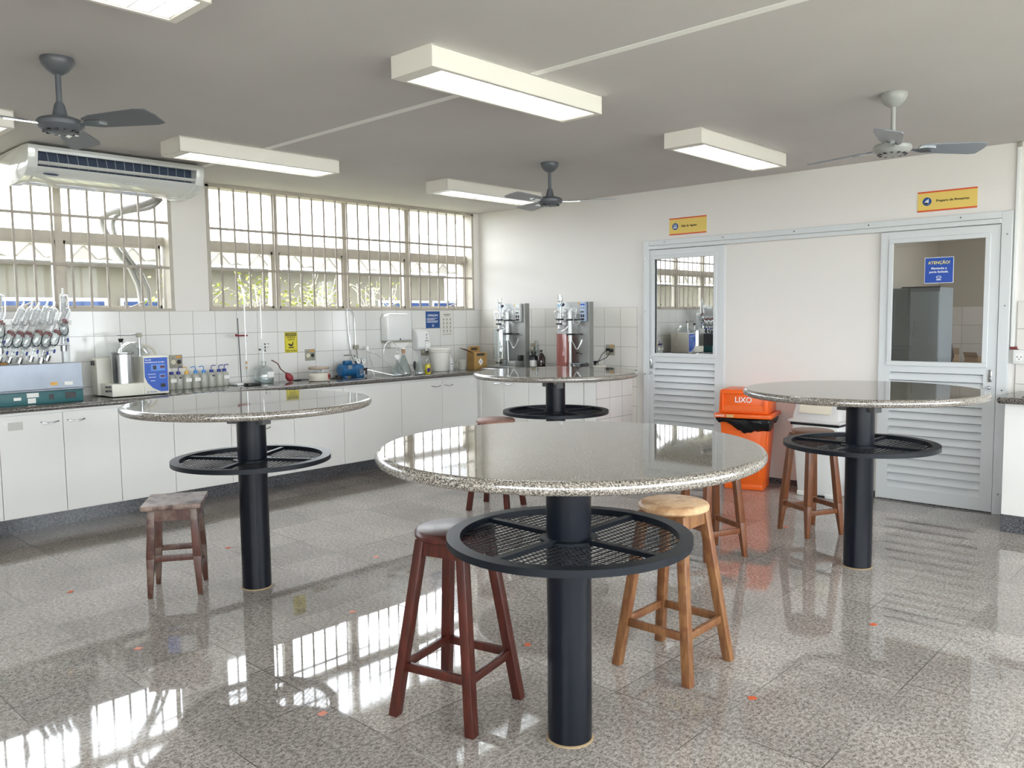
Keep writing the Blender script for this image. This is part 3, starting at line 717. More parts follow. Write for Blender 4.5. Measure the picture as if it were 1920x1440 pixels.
def cabinet(loc, rz, w, doors, label, depth=.53, z0=.15, z1=.86, dz1=.842, drawers=0, group='white base cabinets'):
    """front faces local -y ; x from 0 to w ; doors: list of (x0,x1,handle side or None,sticker x or None)"""
    o = thing('base_cabinet', label, 'cabinet', (*loc, 0), rz, group)
    MB().box(.0005, .0, z0-.005, w-.0005, depth, z1).build('carcass', M_white, o, smooth=0)
    for x0, x1, hs, sx in doors:
        d = MB().box(x0+.002, -.018, z0+.003, x1-.002, -.0005, dz1, .001).build('door', M_white, o, smooth=0)
        if hs is not None:
            hh = handle(d, x1-.085 if hs > 0 else x0+.085, dz1-.06); hh.location = (0, -.018, 0)
        if sx is not None:
            s = sticker(d, sx, dz1-.045); s.location = (0, -.0182, 0)
    for (x0, x1, za, zb) in (drawers or []):
        d = MB().box(x0+.002, -.018, za+.002, x1-.002, -.0005, zb-.002, .001).build('drawer', M_white, o, smooth=0)
        hh = handle(d, (x0+x1)/2, zb-.05); hh.location = (0, -.018, 0)
    return o
XF = .552   # cabinet carcass face on the window side ; local x = world y, rz=90 -> front faces +x
def wcab(y0, y1, doors, label, **k):
    return cabinet((XF, y0), 90, y1-y0, doors, label, **k)
c = wcab(-5.43, -4.66, [(0, .375, -1, None), (.375, .77, 1, .43)], 'white base cabinet at the far left edge, with an old taped note on its door')
MB().box(.43, -.0195, .745, .52, -.0182, .80).build('tape_residue', mat('tape_grey', 'c4c3be', .6), c, smooth=0)
wcab(-4.66, -3.88, [(0, .375, -1, None), (.375, .78, None, None)], 'white base cabinet left of the square stool, rust-stained joint on its left side')
wcab(-3.88, -2.83, [(0, .47, None, None)], 'white base cabinet with a bank of drawers behind the left table column', drawers=[(.47, 1.05, .15, .385), (.47, 1.05, .385, .615), (.47, 1.05, .615, .842)])
wcab(-2.83, -1.644, [(0, .515, None, None), (.515, 1.186, None, None)], 'plain white base cabinet without handles between the left and nearest tables')
wcab(-1.644, -.60, [(.0, .526, 1, None), (.526, 1.02, -1, .93)], 'white base cabinet with two handles below the white bucket')
cabinet((.60, -.56), 0, .66, [(.0, .318, 1, .10), (.318, .66, -1, None)], 'cream-lit white cabinet in the corner of the back wall, left of the farthest table column', depth=.54, z1=.865)
cabinet((1.26, -.56), 0, .84, [(.0, .69, None, .13), (.70, .84, None, None)], 'white cabinet under the raised worktop behind the farthest table column', depth=.54, z1=.865)
struct('trim_9', MB().box(2.101, -.578, .0, 2.113, -.01, .884), tile_mat('end_panel_tile', .2, .194, 1, (.58, -.884+.194*6), 'e6e0dc'))
wcab(-8.8, -5.435, [(0, 1.1, 1, None), (1.1, 2.2, -1, None), (2.2, 3.36, 1, None)], 'white base cabinets continuing out of view to the left')
struct('trim_12', MB().box(.53, -.598, .15, .598, -.545, .86), M_white)
# right-hand counter
tag(MB().prism([(-y, z) for y, z in nose(.012, 0, .858, .90, .60)], 5.41, 8.5, 'x').cyl((5.41, -.58, .879), (5.41, -.012, .879), .021).build('worktop', M_counter), 'dark granite worktop at the right edge beside the louvered door', 'worktop')
struct('trim_10', MB().box(5.425, -.535, 0, 8.5, -.3, .12), M_plinth)
cabinet((5.43, -.544), 0, 3.0, [], 'white base cabinet end at the right edge beside the louvered door', depth=.53, z0=.125, z1=.858)
# ------------------------------------------------------------------ wall signs and fittings
def board_sign(x, z, wd, ht, body, icon, label, ts, tx):
    o = thing('door_sign', label, 'sign', (x, 0, z)); y = -.006
    MB().box(-wd/2, y, -ht/2, wd/2, 0, ht/2).build('panel', M_yel, o, smooth=0)
    MB().box(-wd/2, y-.001, ht/2-.008, wd/2, 0.0, ht/2+.003).box(-wd/2, y-.001, -ht/2-.003, wd/2, 0, -ht/2+.008).build('edge_strip', M_or2, o, smooth=0)
    MB().cyl((-wd*.335, y-.0015, 0), (-wd*.335, y, 0), .031, n=32).build('icon_disc', M_sblue, o)
    m = MB(); c = -wd*.335
    if icon == 'computer':
        m.box(c-.014, y-.003, -.004, c+.014, y-.0015, .016); m.box(c-.018, y-.003, -.016, c+.018, y-.0015, -.008)
    else:
        for dx, h in ((-.012, .006), (-.004, .014), (.005, .020)): m.prism([(c+dx-.004, -.018), (c+dx+.006, -.018), (c+dx+.005, h), (c+dx+.001, h)], y-.003, y-.0015)
        m.prism([(c-.016, -.018), (c+.014, -.02), (c+.008, -.008), (c-.016, -.004)], y-.003, y-.0015)
    m.build('icon', M_wtxt, o, smooth=0)
    if icon == 'computer': MB().box(c-.010, y-.0035, .0, c+.010, y-.003, .012).build('icon_screen', M_sblue, o, smooth=0)
    MB().text(body, ts, tx, 0, y-.001, 'LEFT').build('lettering', M_ktxt, o, smooth=0)
    return o
board_sign(2.718, 2.277, .385, .148, 'Sala de Apoio', 'computer', 'yellow sign reading Sala de Apoio above the left louvered door', .029, -.065)
board_sign(4.892, 2.282, .402, .142, 'Preparo de Amostras', 'glassware', 'yellow sign reading Preparo de Amostras above the right louvered door', .0255, -.072)
def logo(m, x, z, y, s=1):
    m.tube([(x-.012*s, y, z), (x-.008*s, y, z+.008*s), (x+.008*s, y, z+.008*s), (x+.012*s, y, z), (x+.004*s, y, z-.003*s), (x-.004*s, y, z-.003*s), (x-.012*s, y, z)], .0015*s, 5)
    m.box(x-.012*s, y-.0005, z-.014*s, x+.012*s, y+.0005, z-.009*s)
o = thing('door_notice', 'blue notice reading ATENÇÃO! Mantenha a porta fechada on the right door glass', 'sign', (4.859, -.026, 1.77))
MB().box(-.099, -.001, -.095, .099, .002, .095).build('border', M_wtxt, o, smooth=0)
MB().box(-.096, -.002, -.092, .096, -.001, .092).build('sheet', mat('notice_blue', '2a50a8', .35), o, smooth=0)
MB().text('ATENÇÃO!', .030, 0, .055, -.0025).build('heading', M_ytxt, o, smooth=0)
m = MB().text('Mantenha a', .023, 0, .014, -.0025).text('porta fechada.', .023, 0, -.012, -.0025); logo(m, 0, -.055, -.0025, 1.3); m.build('lettering', M_wtxt, o, smooth=0)
# window wall notices (face +x)
def wthing(name, label, cat, y, z, x=.008, group=None): return thing(name, label, cat, (x, y, z), 90, group)
o = wthing('wall_notice', 'blue ATENÇÃO notice on the tiles to the right of the towel dispenser', 'sign', -.726, 1.443)
MB().box(-.1, -.002, -.09, .1, 0, .09).build('sheet', M_sblue, o, smooth=0)
MB().text('ATENÇÃO!', .030, 0, .045, -.0025).build('heading', M_wtxt, o, smooth=0)
m = MB()
for i, wv in enumerate((.15, .11, .16, .15)): m.box(-.085, -.003, .012-i*.014, -.085+wv, -.002, .017-i*.014)
logo(m, 0, -.06, -.003, 1.0); m.build('lettering', M_wtxt, o, smooth=0)
o = wthing('instruction_sheet', 'pale hand-washing instruction sheet on the tiles beside the blue notice', 'poster', -.520, 1.395)
MB().box(-.083, -.0015, -.125, .083, 0, .125).build('sheet', mat('sheet_pale', 'd9d7cf', .7), o, smooth=0)
m = MB(); m.box(-.05, -.002, .098, .05, -.0015, .108).box(-.035, -.002, .084, .035, -.0015, .09)
for r in range(4):
    for cc in range(3):
        x = -.05+.05*cc; z = .05-.042*r
        m.prism([(x-.010, z-.006), (x+.004, z-.010), (x+.012, z), (x+.002, z+.012), (x-.006, z+.006)], -.002, -.0015); m.box(x-.015, -.002, z-.020, x+.015, -.0015, z-.017)
m.box(-.07, -.002, -.118, .07, -.0015, -.113); m.build('printed_drawings', mat('grey_ink', '86857f', .7), o, smooth=0)
o = wthing('hot_surface_sign', 'yellow CUIDADO hot surface warning sign on the tiles above the hotplate', 'sign', -2.483, 1.252)
MB().box(-.068, -.002, -.095, .068, 0, .095).build('plate', M_haz, o, smooth=0)
m = MB()
for q in ((-.062, .089, .062, .0905), (-.062, -.0905, .062, -.089)): m.box(q[0], -.0028, q[1], q[2], -.002, q[3])
m.box(-.062, -.0028, -.0905, -.0605, -.002, .0905).box(.0605, -.0028, -.0905, .062, -.002, .0905).box(-.056, -.0028, .060, .056, -.002, .086)
m.text('SUPERFÍCIE', .0185, 0, .046, -.0025).text('QUENTE', .0185, 0, .025, -.0025).text('NÃO TOQUE', .0185, 0, -.078, -.0025)
m.prism([(-.03, -.01), (.005, -.022), (.018, .004), (.024, .006), (.020, -.024), (.006, -.036), (-.014, -.034), (-.03, -.02)], -.0028, -.002)
m.prism([(-.036, -.052), (.034, -.052), (.02, -.042), (-.02, -.042)], -.0028, -.002)
m.build('printing', M_ktxt, o, smooth=0); MB().text('CUIDADO', .022, 0, .073, -.0032).build('heading', M_haz, o, smooth=0)

def outlet(loc, rz, label, w=.11, h=.108, plug=False):
    o = thing('wall_outlet', label, 'outlet', loc, rz, 'grey double wall outlets')
    MB().box(-w/2, -.008, -h/2, w/2, 0, h/2, .003).build('plate', M_plg, o)
    a = MB().cyl((-.024, -.011, -.005), (-.024, -.006, -.005), .0185, n=24)
    a.build('cream_socket', mat('socket_cream', 'e4dfc6', .4), o)
    MB().cyl((.024, -.011, -.005), (.024, -.006, -.005), .0185, n=24).build('black_socket', M_black, o)
    s = MB().box(-.002, -.0095, .030, .042, -.008, .046); s.build('voltage_sticker', mat('sticker_orange', 'd89a45', .6), o, smooth=0)
    k = MB()
    for x, z in ((-.028, -.001), (-.020, -.001), (-.024, -.012)): k.cyl((x, -.0125, z), (x, -.011, z), .0025, n=8)
    for x, z in ((-.03, .028), (-.024, .028), (-.024, -.038), (.024, -.038)): k.cyl((x, -.009, z), (x, -.008, z), .003, n=8)
    k.build('socket_holes', M_black, o)
    return o
outlet((.008, -3.583, 1.127), 90, 'grey double outlet on the tiles right of the blue control panel')
outlet((.008, -2.284, 1.127), 90, 'grey double outlet on the tiles above the hotplate')
outlet((.008, -.850, 1.115), 90, 'grey double outlet on the tiles behind the soap dispenser, left of the white bucket')
outlet((.008, -4.87, 1.13), 90, 'grey outlet behind the glass condensers at the far left')
outlet((.838, -.008, 1.127), 0, 'grey double outlet on the back wall between the two steel distillers')
outlet((1.850, -.008, 1.122), 0, 'grey double outlet with plugged cords right of the right distiller')
o = tag(MB().tube([(1.835, -.03, 1.125), (1.78, -.05, 1.08), (1.74, -.08, 1.0), (1.66, -.14, .945)], .0035, 6).tube([(1.865, -.03, 1.115), (1.84, -.06, 1.05), (1.76, -.10, 1.0), (1.86, -.16, .942)], .0035, 6).box(1.815, -.045, 1.11, 1.855, -.018, 1.14, .004).box(1.86, -.04, 1.10, 1.885, -.018, 1.13, .004).build('power_cord', M_rub), 'black power cords plugged into the back wall outlet right of the distillers', 'cord')
o = thing('outlet_strip', 'white outlet strip on the tiles at the right edge', 'outlet', (5.47, -.008, 1.14))
MB().box(-.11, -.03, -.05, .16, 0, .05, .004).build('housing', M_plw, o)
for xc in (-.072, .002):
    k = MB().box(xc-.022, -.0305, -.026, xc+.022, -.0298, .03); kk = k.build('socket', M_paper, o, smooth=0)
    for q in ((-.012, 0), (.012, 0), (0, -.016)): MB().cyl((xc+q[0], -.0318, q[1]), (xc+q[0], -.0303, q[1]), .004, n=8).build('socket_hole', M_black, kk)
o = thing('cable_conduit', 'white cable conduit running down from the ceiling beside the right door frame', 'conduit', (5.350, -.001, 1.19))
MB().box(-.012, -.02, .02, .012, 0, 1.435, .002).build('conduit', M_plw, o)
MB().box(-.014, -.022, 1.405, .014, 0, 1.44, .002).build('end_clip', M_plg, o)
MB().box(-.014, -.02, .0, .03, 0, .022, .002).tube([(-.01, -.02, .01), (.02, -.025, .012), (.04, -.02, .0)], .004).build('cable_end', mat('cable_red', '7a3a3a', .5), o)
tag(MB().box(5.52, -.52, .901, 5.95, -.25, .906).prism([(-.5, .906), (-.28, .906), (-.30, .935), (-.46, .925)], 5.60, 5.95, 'x').build('black_tray', M_black), 'black tray lying on the dark worktop at the right edge', 'tray')

o = wthing('towel_dispenser', 'large white paper towel dispenser on the tiled window wall', 'dispenser', -1.278, 1.366)
MB().prism([(-.165, -.135), (.165, -.135), (.168, .10), (.155, .132), (.12, .147), (-.12, .147), (-.155, .132), (-.168, .10)], -.12, 0, 'y', .022).build('cover', M_plw, o, smooth=50)
MB().box(-.16, -.112, -.152, .16, 0, -.134, .003).build('base_tray', M_plg, o)
MB().box(-.006, -.1225, -.128, .006, -.118, -.108, .001).build('lock', M_ktxt, o)
m = MB(); m.hexa([(-.11, -.10, -.20), (.06, -.11, -.21), (.06, -.02, -.21), (-.11, -.02, -.20), (-.11, -.10, -.15), (.13, -.11, -.15), (.13, -.02, -.15), (-.11, -.02, -.15)]); m.build('paper_towel', M_paper, o, smooth=0)
o = wthing('soap_dispenser', 'white wall soap dispenser with rounded top right of the towel dispenser', 'dispenser', -.935, 1.24)
MB().prism([(-.108, -.02), (-.104, .03), (-.09, .07), (-.065, .10), (-.03, .115), (-.0, .118), (.001, -.115), (-.085, -.115), (-.105, -.09)], -.095, .075, 'x', .015).build('cover', M_plw, o, smooth=50)
MB().box(-.0, -.122, -.13, .065, -.10, -.04, .006).build('push_lever', M_plw, o)
MB().prism([(.012, .035), (.022, .035), (.030, .055), (.018, .055)], -.112, -.108).box(.016, -.114, .0, .024, -.108, .022).box(-.002, -.116, -.022, .045, -.108, -.013).build('printed_marks', mat('grey_print', '8b8f90', .5), o, smooth=0)

# ------------------------------------------------------------------ window worktop: instruments
CZ = .9005
def cthing(name, label, cat, x, y, z=CZ, rz=90, group=None): return thing(name, label, cat, (x, y, z), rz, group)
# electric extraction bath
o = cthing('heating_bath', 'steel trough heating bath on a teal base at the far left of the worktop', 'lab instrument', .48, -4.485)
L = 1.1
MB().box(-L, 0.0, 0, 0, .16, .09, .004).build('base', M_teal, o)
m = MB(); m.prism([(-.012, .10), (-.004, .275), (.15, .275), (.15, .10)], -L, -.005, 'x'); m.box(-L, -.02, .088, .0, .155, .104, .003); m.build('steel_trough', mat('dull_steel', '62666c', .3, .85, var=.15, vscale=4), o, smooth=0)
MB().box(-.12, -.002, .028, -.05, .001, .072).build('control_panel', M_black, o, smooth=0); MB().box(-.225, -.004, .028, -.195, .001, .065).build('switch', M_black, o, smooth=0)
MB().box(-.365, -.002, .05, -.29, .001, .08).box(-.36, -.002, .01, -.31, .001, .044).box(-.445, -.002, .035, -.40, .001, .055).build('label_sticker', M_paper, o, smooth=0)
s = MB().box(-.215, -.0112, .125, -.17, -.0085, .148).build('orange_sticker', mat('tag_amber', 'd9a54c', .5), o, smooth=0)
MB().box(-.125, -.0112, .122, -.07, -.0085, .146).build('maker_plate', M_paper, o, smooth=0)
# condenser rack
RX = .27
o = cthing('condenser_rack', 'white and steel frame behind the heating bath holding the tilted glass condensers', 'rack', RX-.02, -4.47)
MB().box(-.055, .0, 0, -.01, .045, .585, .003).box(-1.1, .0, 0, -1.06, .045, .585, .003).build('post', M_alu, o)
MB().box(-1.1, -.02, .545, .005, .03, .585, .004).build('top_rail', M_plw, o)
MB().cyl((-1.08, -.03, .40), (-.02, -.03, .40), .006).build('clamp_rod', M_metal, o)
def condenser():
    o = thing('glass_condenser', 'tilted glass condenser', 'laboratory glassware', (RX, -4.85, 1.31), 90, 'glass condensers on the rack')
    c = MB(); c.lathe([(.008, .12), (.018, .13), (.019, .25), (.008, .262), (.006, .30)], n=16)
    for k in range(9): c.lathe([(.019, .132+k*.0125), (.0215, .138+k*.0125), (.019, .144+k*.0125)], n=16)
    c.build('coil_condenser', M_tube, o)
    MB().tube([(.019, 0, .25), (.035, 0, .23), (.036, 0, .12), (.022, -.004, .08)], .005, 8).tube([(.0, 0, .10), (.0, 0, .135)], .009, 8).build('side_tube', M_tube, o)
    MB().cyl((0, 0, .055), (0, 0, .075), .024).cyl((.022, 0, .045), (.022, 0, .06), .012).build('red_joint', M_redj, o)
    MB().lathe([(.010, .09), (.028, .065), (.029, -.03), (.02, -.05), (.012, -.055)], n=24).build('extraction_chamber', M_clear, o)
    MB().tube([(-.025, 0, .05), (-.03, -.01, 0), (-.02, -.02, -.03), (.0, -.027, -.04), (.02, -.02, -.03), (.03, -.01, 0), (.025, 0, .05)], .003, 6).tube([(-.02, -.02, -.03), (.02, -.01, .02)], .002, 5).build('wire_basket', M_rub, o)
    MB().cyl((0, 0, -.055), (0, 0, -.10), .007).cyl((0, 0, -.075), (.025, -.01, -.072), .005).build('stopcock', M_clear, o)
    MB().cyl((.022, -.008, -.075), (.032, -.012, -.074), .014, n=16).build('blue_knob', M_dblue, o)
    MB().lathe([(0, -.155), (.021, -.155), (.022, -.115), (.020, -.115), (.019, -.15), (0, -.15)], n=20).build('steel_cup', M_metal, o)
    return o
cd0 = None
cpos = [(-4.893, 24, 0), (-4.834, 23, -.005), (-4.777, 20, -.01), (-4.71, 18, .0), (-4.651, 15, -.012), (-4.595, 22, .0), (-4.527, 2, .075), (-4.935, 2, .07)]
cord = ['third', 'fourth', 'fifth', 'sixth', 'seventh']
clab = ['tilted glass condenser with a red joint, second from the left edge of the picture', 'tilted glass condenser with a red joint, third from the left edge', 'tilted glass condenser with a red joint, middle of the rack left of the gap',
        'tilted glass condenser hanging fourth from the right end of the rack', 'tilted glass condenser hanging third from the right end of the rack', 'tilted glass condenser just left of the upright one at the rack right end',
        'upright glass condenser at the right end of the rack, tallest in view', 'upright glass condenser cut by the left edge of the picture']
for i, (y, tl, dz) in enumerate(cpos):
    q = condenser() if cd0 is None else dup(cd0)
    if cd0 is None: cd0 = q
    q.location = (RX+.01, y, 1.335+dz); q.rotation_euler = (math.radians(-4), math.radians(tl*1.0), PI/2); q['label'] = clab[i]
    q.rotation_euler = (Matrix.Rotation(PI/2, 3, 'Z') @ Matrix.Rotation(math.radians(tl), 3, 'Y')).to_euler()

# fibre analyser
o = cthing('fibre_analyser', 'white fibre analyser with blue control panel and steel beaker left of the wash bottles', 'lab instrument', .455, -4.275)
MB().box(0, 0, .008, .235, .32, .10, .004).box(-.02, .22, .01, .25, .33, .285, .004).build('base', M_cream, o)
MB().box(.235, -.0, .008, .425, .30, .297, .006).build('control_tower', M_cream, o)
for xx, yy in ((.26, .03), (.40, .03), (.02, .03), (.40, .27)): MB().cyl((xx, yy, 0), (xx, yy, .01), .012).build('foot', M_rub, o)
pp = [(.242, .285), (.418, .285), (.418, .025), (.36, .025), (.30, .055), (.262, .095), (.242, .14)]
MB().prism(pp, -.003, 0).build('blue_panel', M_blue, o, smooth=0)
m = MB().box(.29, -.0045, .185, .40, -.003, .235).box(.352, -.0045, .125, .398, -.003, .16)
m.build('display_bezel', mat('bezel_blue', '5e8ad6', .4), o, smooth=0)
MB().box(.305, -.006, .195, .33, -.0045, .225).box(.36, -.006, .058, .395, -.003, .085).build('switch', M_black, o, smooth=0)
MB().box(.36, -.006, .205, .395, -.0045, .222).box(.36, -.006, .134, .392, -.0045, .15).build('red_display', mat('display_red', '5a1620', .3), o, smooth=0)
MB().text('TE-149', .016, .246, .268, -.004, 'LEFT').text('DETERMINADOR DE FIBRA', .0125, .246, .250, -.004, 'LEFT').box(.265, -.004, .158, .325, -.003, .161).box(.27, -.004, .135, .325, -.003, .138).box(.285, -.004, .108, .32, -.003, .111).build('lettering', M_wtxt, o, smooth=0)
MB().text('TECNAL', .015, .275, .025, -.0008, 'LEFT').tube([(.269, -.001, .030), (.262, -.001, .031), (.257, -.001, .025), (.262, -.001, .018), (.269, -.001, .020)], .002, 5).build('maker_lettering', mat('maker_teal', '1c5f8a', .5), o, smooth=0)
MB().lathe([(0, .10), (.078, .10), (.079, .318), (.088, .326), (.088, .332), (.076, .330), (.075, .12), (0, .12)], (.12, .09, 0), 40).build('steel_beaker', M_metal, o)
MB().cyl((.115, .09, .2), (.115, .09, .41), .004).build('stirring_rod', M_metal, o)
MB().lathe([(0, .405), (.012, .408), (.018, .425), (.02, .435), (0, .437)], (.115, .09, 0), 20).build('black_knob', M_black, o)
MB().cyl((.262, .12, .297), (.262, .12, .47), .010).cyl((.10, .12, .463), (.262, .12, .463), .0045).build('support_arm', M_metal, o)
MB().box(.245, .10, .44, .278, .14, .475, .003).build('arm_clamp', M_plg, o)
MB().lathe([(.0, .305), (.13, .305), (.135, .315), (.11, .36), (.06, .40), (.05, .405)], (.235, .22, 0), 32).build('glass_dome', M_clear, o)
MB().tube([(.32, .22, .37), (.36, .21, .37), (.41, .2, .33), (.435, .2, .22), (.44, .2, .12)], .009, 8).build('hose', mat('hose_beige', 'c8c3b4', .5), o)
MB().box(-.035, .26, .235, -.018, .30, .27, .003).box(-.03, .01, .075, -.0, .05, .087).box(-.03, .01, .045, 0, .05, .057).build('side_fitting', M_black, o)

# wash bottles
def bottle_body(m, r, h, c=(0, 0, 0)): return m.lathe([(0, .001), (r*.93, .001), (r, .008), (r, h*.80), (r*.9, h*.88), (r*.45, h), (0, h)], c, 24)
bl = [(.105, -3.668, M_dblue, 'blue-capped squeeze bottle without a spout, half behind the control panel', True, 0), (.11, -3.612, M_dblue, 'squeeze bottle with blue cap, second from the left, before the outlet', False, 1), (.115, -3.545, M_ylc, 'wash bottle with yellow cap and spout', True, -1),
      (.095, -3.458, M_lblue, 'wash bottle with light blue cap and a white label, right of the yellow-capped one', True, -1), (.09, -3.385, M_lblue, 'wash bottle with light blue cap, second light blue one', True, -1), (.095, -3.318, M_dblue, 'wash bottle with dark blue cap and spout turned right, third from the right end', False, 1),
      (.095, -3.250, M_dblue, 'wash bottle with dark blue cap, second from the right end of the row', False, 1), (.06, -3.182, M_dblue, 'wash bottle with dark blue cap at the right end of the row', True, 1)]
for i, (x, y, cm, lab, st, sp) in enumerate(bl):
    o = cthing('wash_bottle', lab, 'bottle', x, y, group='squeeze wash bottles in a row on the worktop')
    bottle_body(MB(), .034 if i else .028, .125).build('bottle_body', M_hdpe, o)
    MB().cyl((0, 0, .124), (0, 0, .147), .0165).build('cap', cm, o)
    if sp:
        MB().tube([(0, 0, .145), (0, 0, .168), (sp*.008, 0, .18), (sp*.04, 0, .178+.003*sp)], .0035, 8).build('spout', cm, o)
    if i in (0, 2, 3, 7): MB().box(-.024, -.0365, .06, .026, -.033, .09, .001).build('label_sticker', M_paper, o, smooth=0)
    elif i in (1, 5): MB().box(-.010, -.0362, .09, .012, -.033, .105).build('printed_mark', mat('print_dark', '4a4f58', .6), o, smooth=0)

# burette stand
o = cthing('burette_stand', 'burette on a thin steel stand with white base and red clamp', 'laboratory stand', .16, -3.06)
MB().box(-.09, -.06, .003, .10, .10, .022, .003).build('base_plate', M_plw, o)
MB().cyl((-.02, .0, .02), (-.035, .0, .58), .0045).build('rod', mat('dull_rod', '5b6064', .5, .6), o)
MB().cyl((.022, -.02, .22), (.022, -.02, .83), .0055, n=10).build('burette_tube', M_tube, o)
MB().cyl((.022, -.02, .06), (.022, -.02, .14), .004, n=10).build('burette_tip', M_clear, o)
MB().sphere((.022, -.02, .195), .011).sphere((.022, -.02, .150), .010).build('stopcock_joint', mat('joint_tan', 'b99a70', .5), o)
MB().cyl((.0, -.02, .172), (.05, -.02, .180), .005).box(.035, -.028, .165, .045, -.012, .195).build('tap', M_plw, o)
MB().box(-.06, -.012, .422, .05, .004, .436, .003).cyl((-.062, -.005, .437), (-.045, -.005, .433), .009).build('clamp', M_redj, o)
tag(MB().box(-.07, -.04, 0, .05, .03, .024, .003).build('black_case', M_black, loc=(.27, -3.03, CZ)), 'small black case lying on the worktop beside the burette stand', 'case').rotation_euler = (0, 0, PI/2)
# automatic burette bottle
o = cthing('reagent_bottle', 'wide clear glass reagent bottle with a tall automatic burette', 'bottle', .13, -2.845)
MB().lathe([(0, .002), (.080, .002), (.085, .012), (.085, .105), (.070, .135), (.025, .155), (.022, .158), (.022, .19), (.026, .195)], n=40).build('bottle_body', M_clear, o)
MB().lathe([(0, .006), (.081, .006), (.081, .045), (0, .045)], n=32).build('liquid', glassy('clear_liquid', 'dfe6e6', .05, .4), o)
MB().box(-.015, -.089, .055, .05, -.080, .105, .002).build('label_sticker', M_paper, o, smooth=0)
MB().cyl((0, 0, .19), (0, 0, .30), .006).cyl((-.01, .0, .40), (-.01, 0, .76), .0045, n=10).build('burette_tube', M_tube, o)
MB().cyl((-.03, 0, .30), (.02, 0, .305), .006).cyl((.025, 0, .345), (.05, 0, .347), .006).cyl((.04, 0, .31), (.04, 0, .345), .006).build('white_tap', M_plw, o)
MB().cyl((-.036, 0, .30), (-.026, 0, .301), .008).build('black_tap_end', M_black, o); MB().box(.018, -.004, .28, .024, .004, .33).build('black_tap_end', M_black, o)
for q in ((.015, .026, .347), (.046, .055, .348), (.038, .048, .318)): MB().cyl((q[0], 0, q[2]), (q[1], 0, q[2]), .006).build('black_tap_end', M_black, o)
# rubber bulb
o = cthing('rubber_bulb', 'dark red rubber bulb with a curved hose standing against the tiles', 'rubber bulb', .20, -2.645)
MB().lathe([(0, -.045), (.018, -.042), (.032, -.02), (.034, 0), (.026, .025), (.010, .045), (.007, .05)], (0, 0, 0), 24).xf(Matrix.Translation((.01, 0, .045)) @ Matrix.Rotation(math.radians(-35), 4, 'Y')).build('bulb', M_red, o)
MB().tube([(-.02, 0, .082), (-.07, 0, .12), (-.10, 0, .17), (-.15, .02, .205)], .0055, 8).build('hose', mat('hose_brown', '6a4a42', .5), o)
# hotplate
o = cthing('hotplate', 'round beige laboratory hotplate below the yellow warning sign', 'hotplate', .33, -2.405)
MB().lathe([(0, .004), (.088, .004), (.092, .012), (.092, .072), (.088, .078), (0, .078)], n=48).build('body', M_beige, o)
MB().lathe([(0, .085), (.090, .085), (.090, .09), (.0, .09)], n=48).cyl((.05, .04, .075), (.05, .04, .11), .006).cyl((-.05, .04, .075), (-.05, .04, .11), .006).cyl((0, -.06, .075), (0, -.06, .11), .006).build('heat_shield', M_alu, o)
MB().lathe([(0, .108), (.086, .108), (.096, .114), (.096, .126), (.09, .13), (0, .13)], n=48).build('heating_plate', mat('plate_brown', 'a08f7e', .5), o)
mm = Matrix.Rotation(math.radians(38), 4, 'Z')
MB().box(-.02, -.0945, .02, .026, -.082, .068).xf(mm).build('red_panel', mat('panel_red', 'b5473e', .5), o, smooth=0)
MB().cyl((.004, -.104, .045), (.004, -.093, .045), .011, n=20).xf(mm).build('control_knob', M_black, o)
tag(MB().tube([(.26, -2.27, .907), (.22, -2.2, .906), (.27, -2.12, .906), (.2, -2.16, .906), (.16, -2.06, .906), (.2, -2.02, .92)], .004, 6).tube([(.15, -2.48, .906), (.12, -2.55, .906), (.10, -2.46, .906), (.22, -2.3, .906)], .004, 6).box(.17, -2.12, .901, .21, -2.05, .93, .006).build('power_cord', M_rub), 'tangle of black power cord between the hotplate and the blue pump', 'cord')
# vacuum pump
o = cthing('vacuum_pump', 'blue electric vacuum pump with two round gauges', 'pump', .20, -1.955)
MB().lathe([(0, -.095), (.045, -.095), (.058, -.085), (.060, .055), (.056, .065), (0, .065)], (-.04, 0, .075), 36, Matrix.Rotation(PI/2, 4, 'Y')).build('motor', M_pump, o)
MB().box(-.085, -.035, .125, .0, .03, .165, .015).build('capacitor_box', M_pump, o)
MB().prism([(.025, .03), (.12, .03), (.125, .10), (.10, .125), (.05, .13), (.025, .12)], -.045, .045, 'y', .008).build('pump_head', M_pump, o)
MB().box(-.08, -.065, .085, -.03, -.056, .12).build('rating_plate', mat('plate_alu', '7f8c94', .4, .6), o, smooth=0)
MB().box(-.11, -.05, 0, -.08, .05, .02, .004).build('foot', M_pump, o); MB().box(.03, -.05, 0, .12, .05, .03, .004).build('foot', M_pump, o)
MB().cyl((.075, -.055, .02), (.075, -.055, .09), .022).build('filter_bowl', M_clear, o)
MB().box(.11, -.045, .06, .17, -.015, .085, .006).cyl((.15, -.04, .02), (.15, -.04, .06), .010).build('valve_block', M_black, o)
for gx, gl in ((.055, 'gauge'), (.115, 'gauge')):
    g = MB().cyl((gx, -.05, .155), (gx, -.02, .155), .027, n=28).build('pressure_gauge', M_chrome, o)
    MB().cyl((gx, -.0515, .155), (gx, -.0495, .155), .023, n=28).build('gauge_dial', M_paper, g)
    MB().box(gx-.0015, -.053, .150, gx+.0015, -.0515, .173).cyl((gx, -.054, .155), (gx, -.0515, .155), .004).build('gauge_needle', M_black, g)
MB().tube([(-.08, 0, .215), (.02, 0, .215), (.05, 0, .20), (.055, 0, .175)], .006, 8).build('handle_pipe', M_chrome, o)
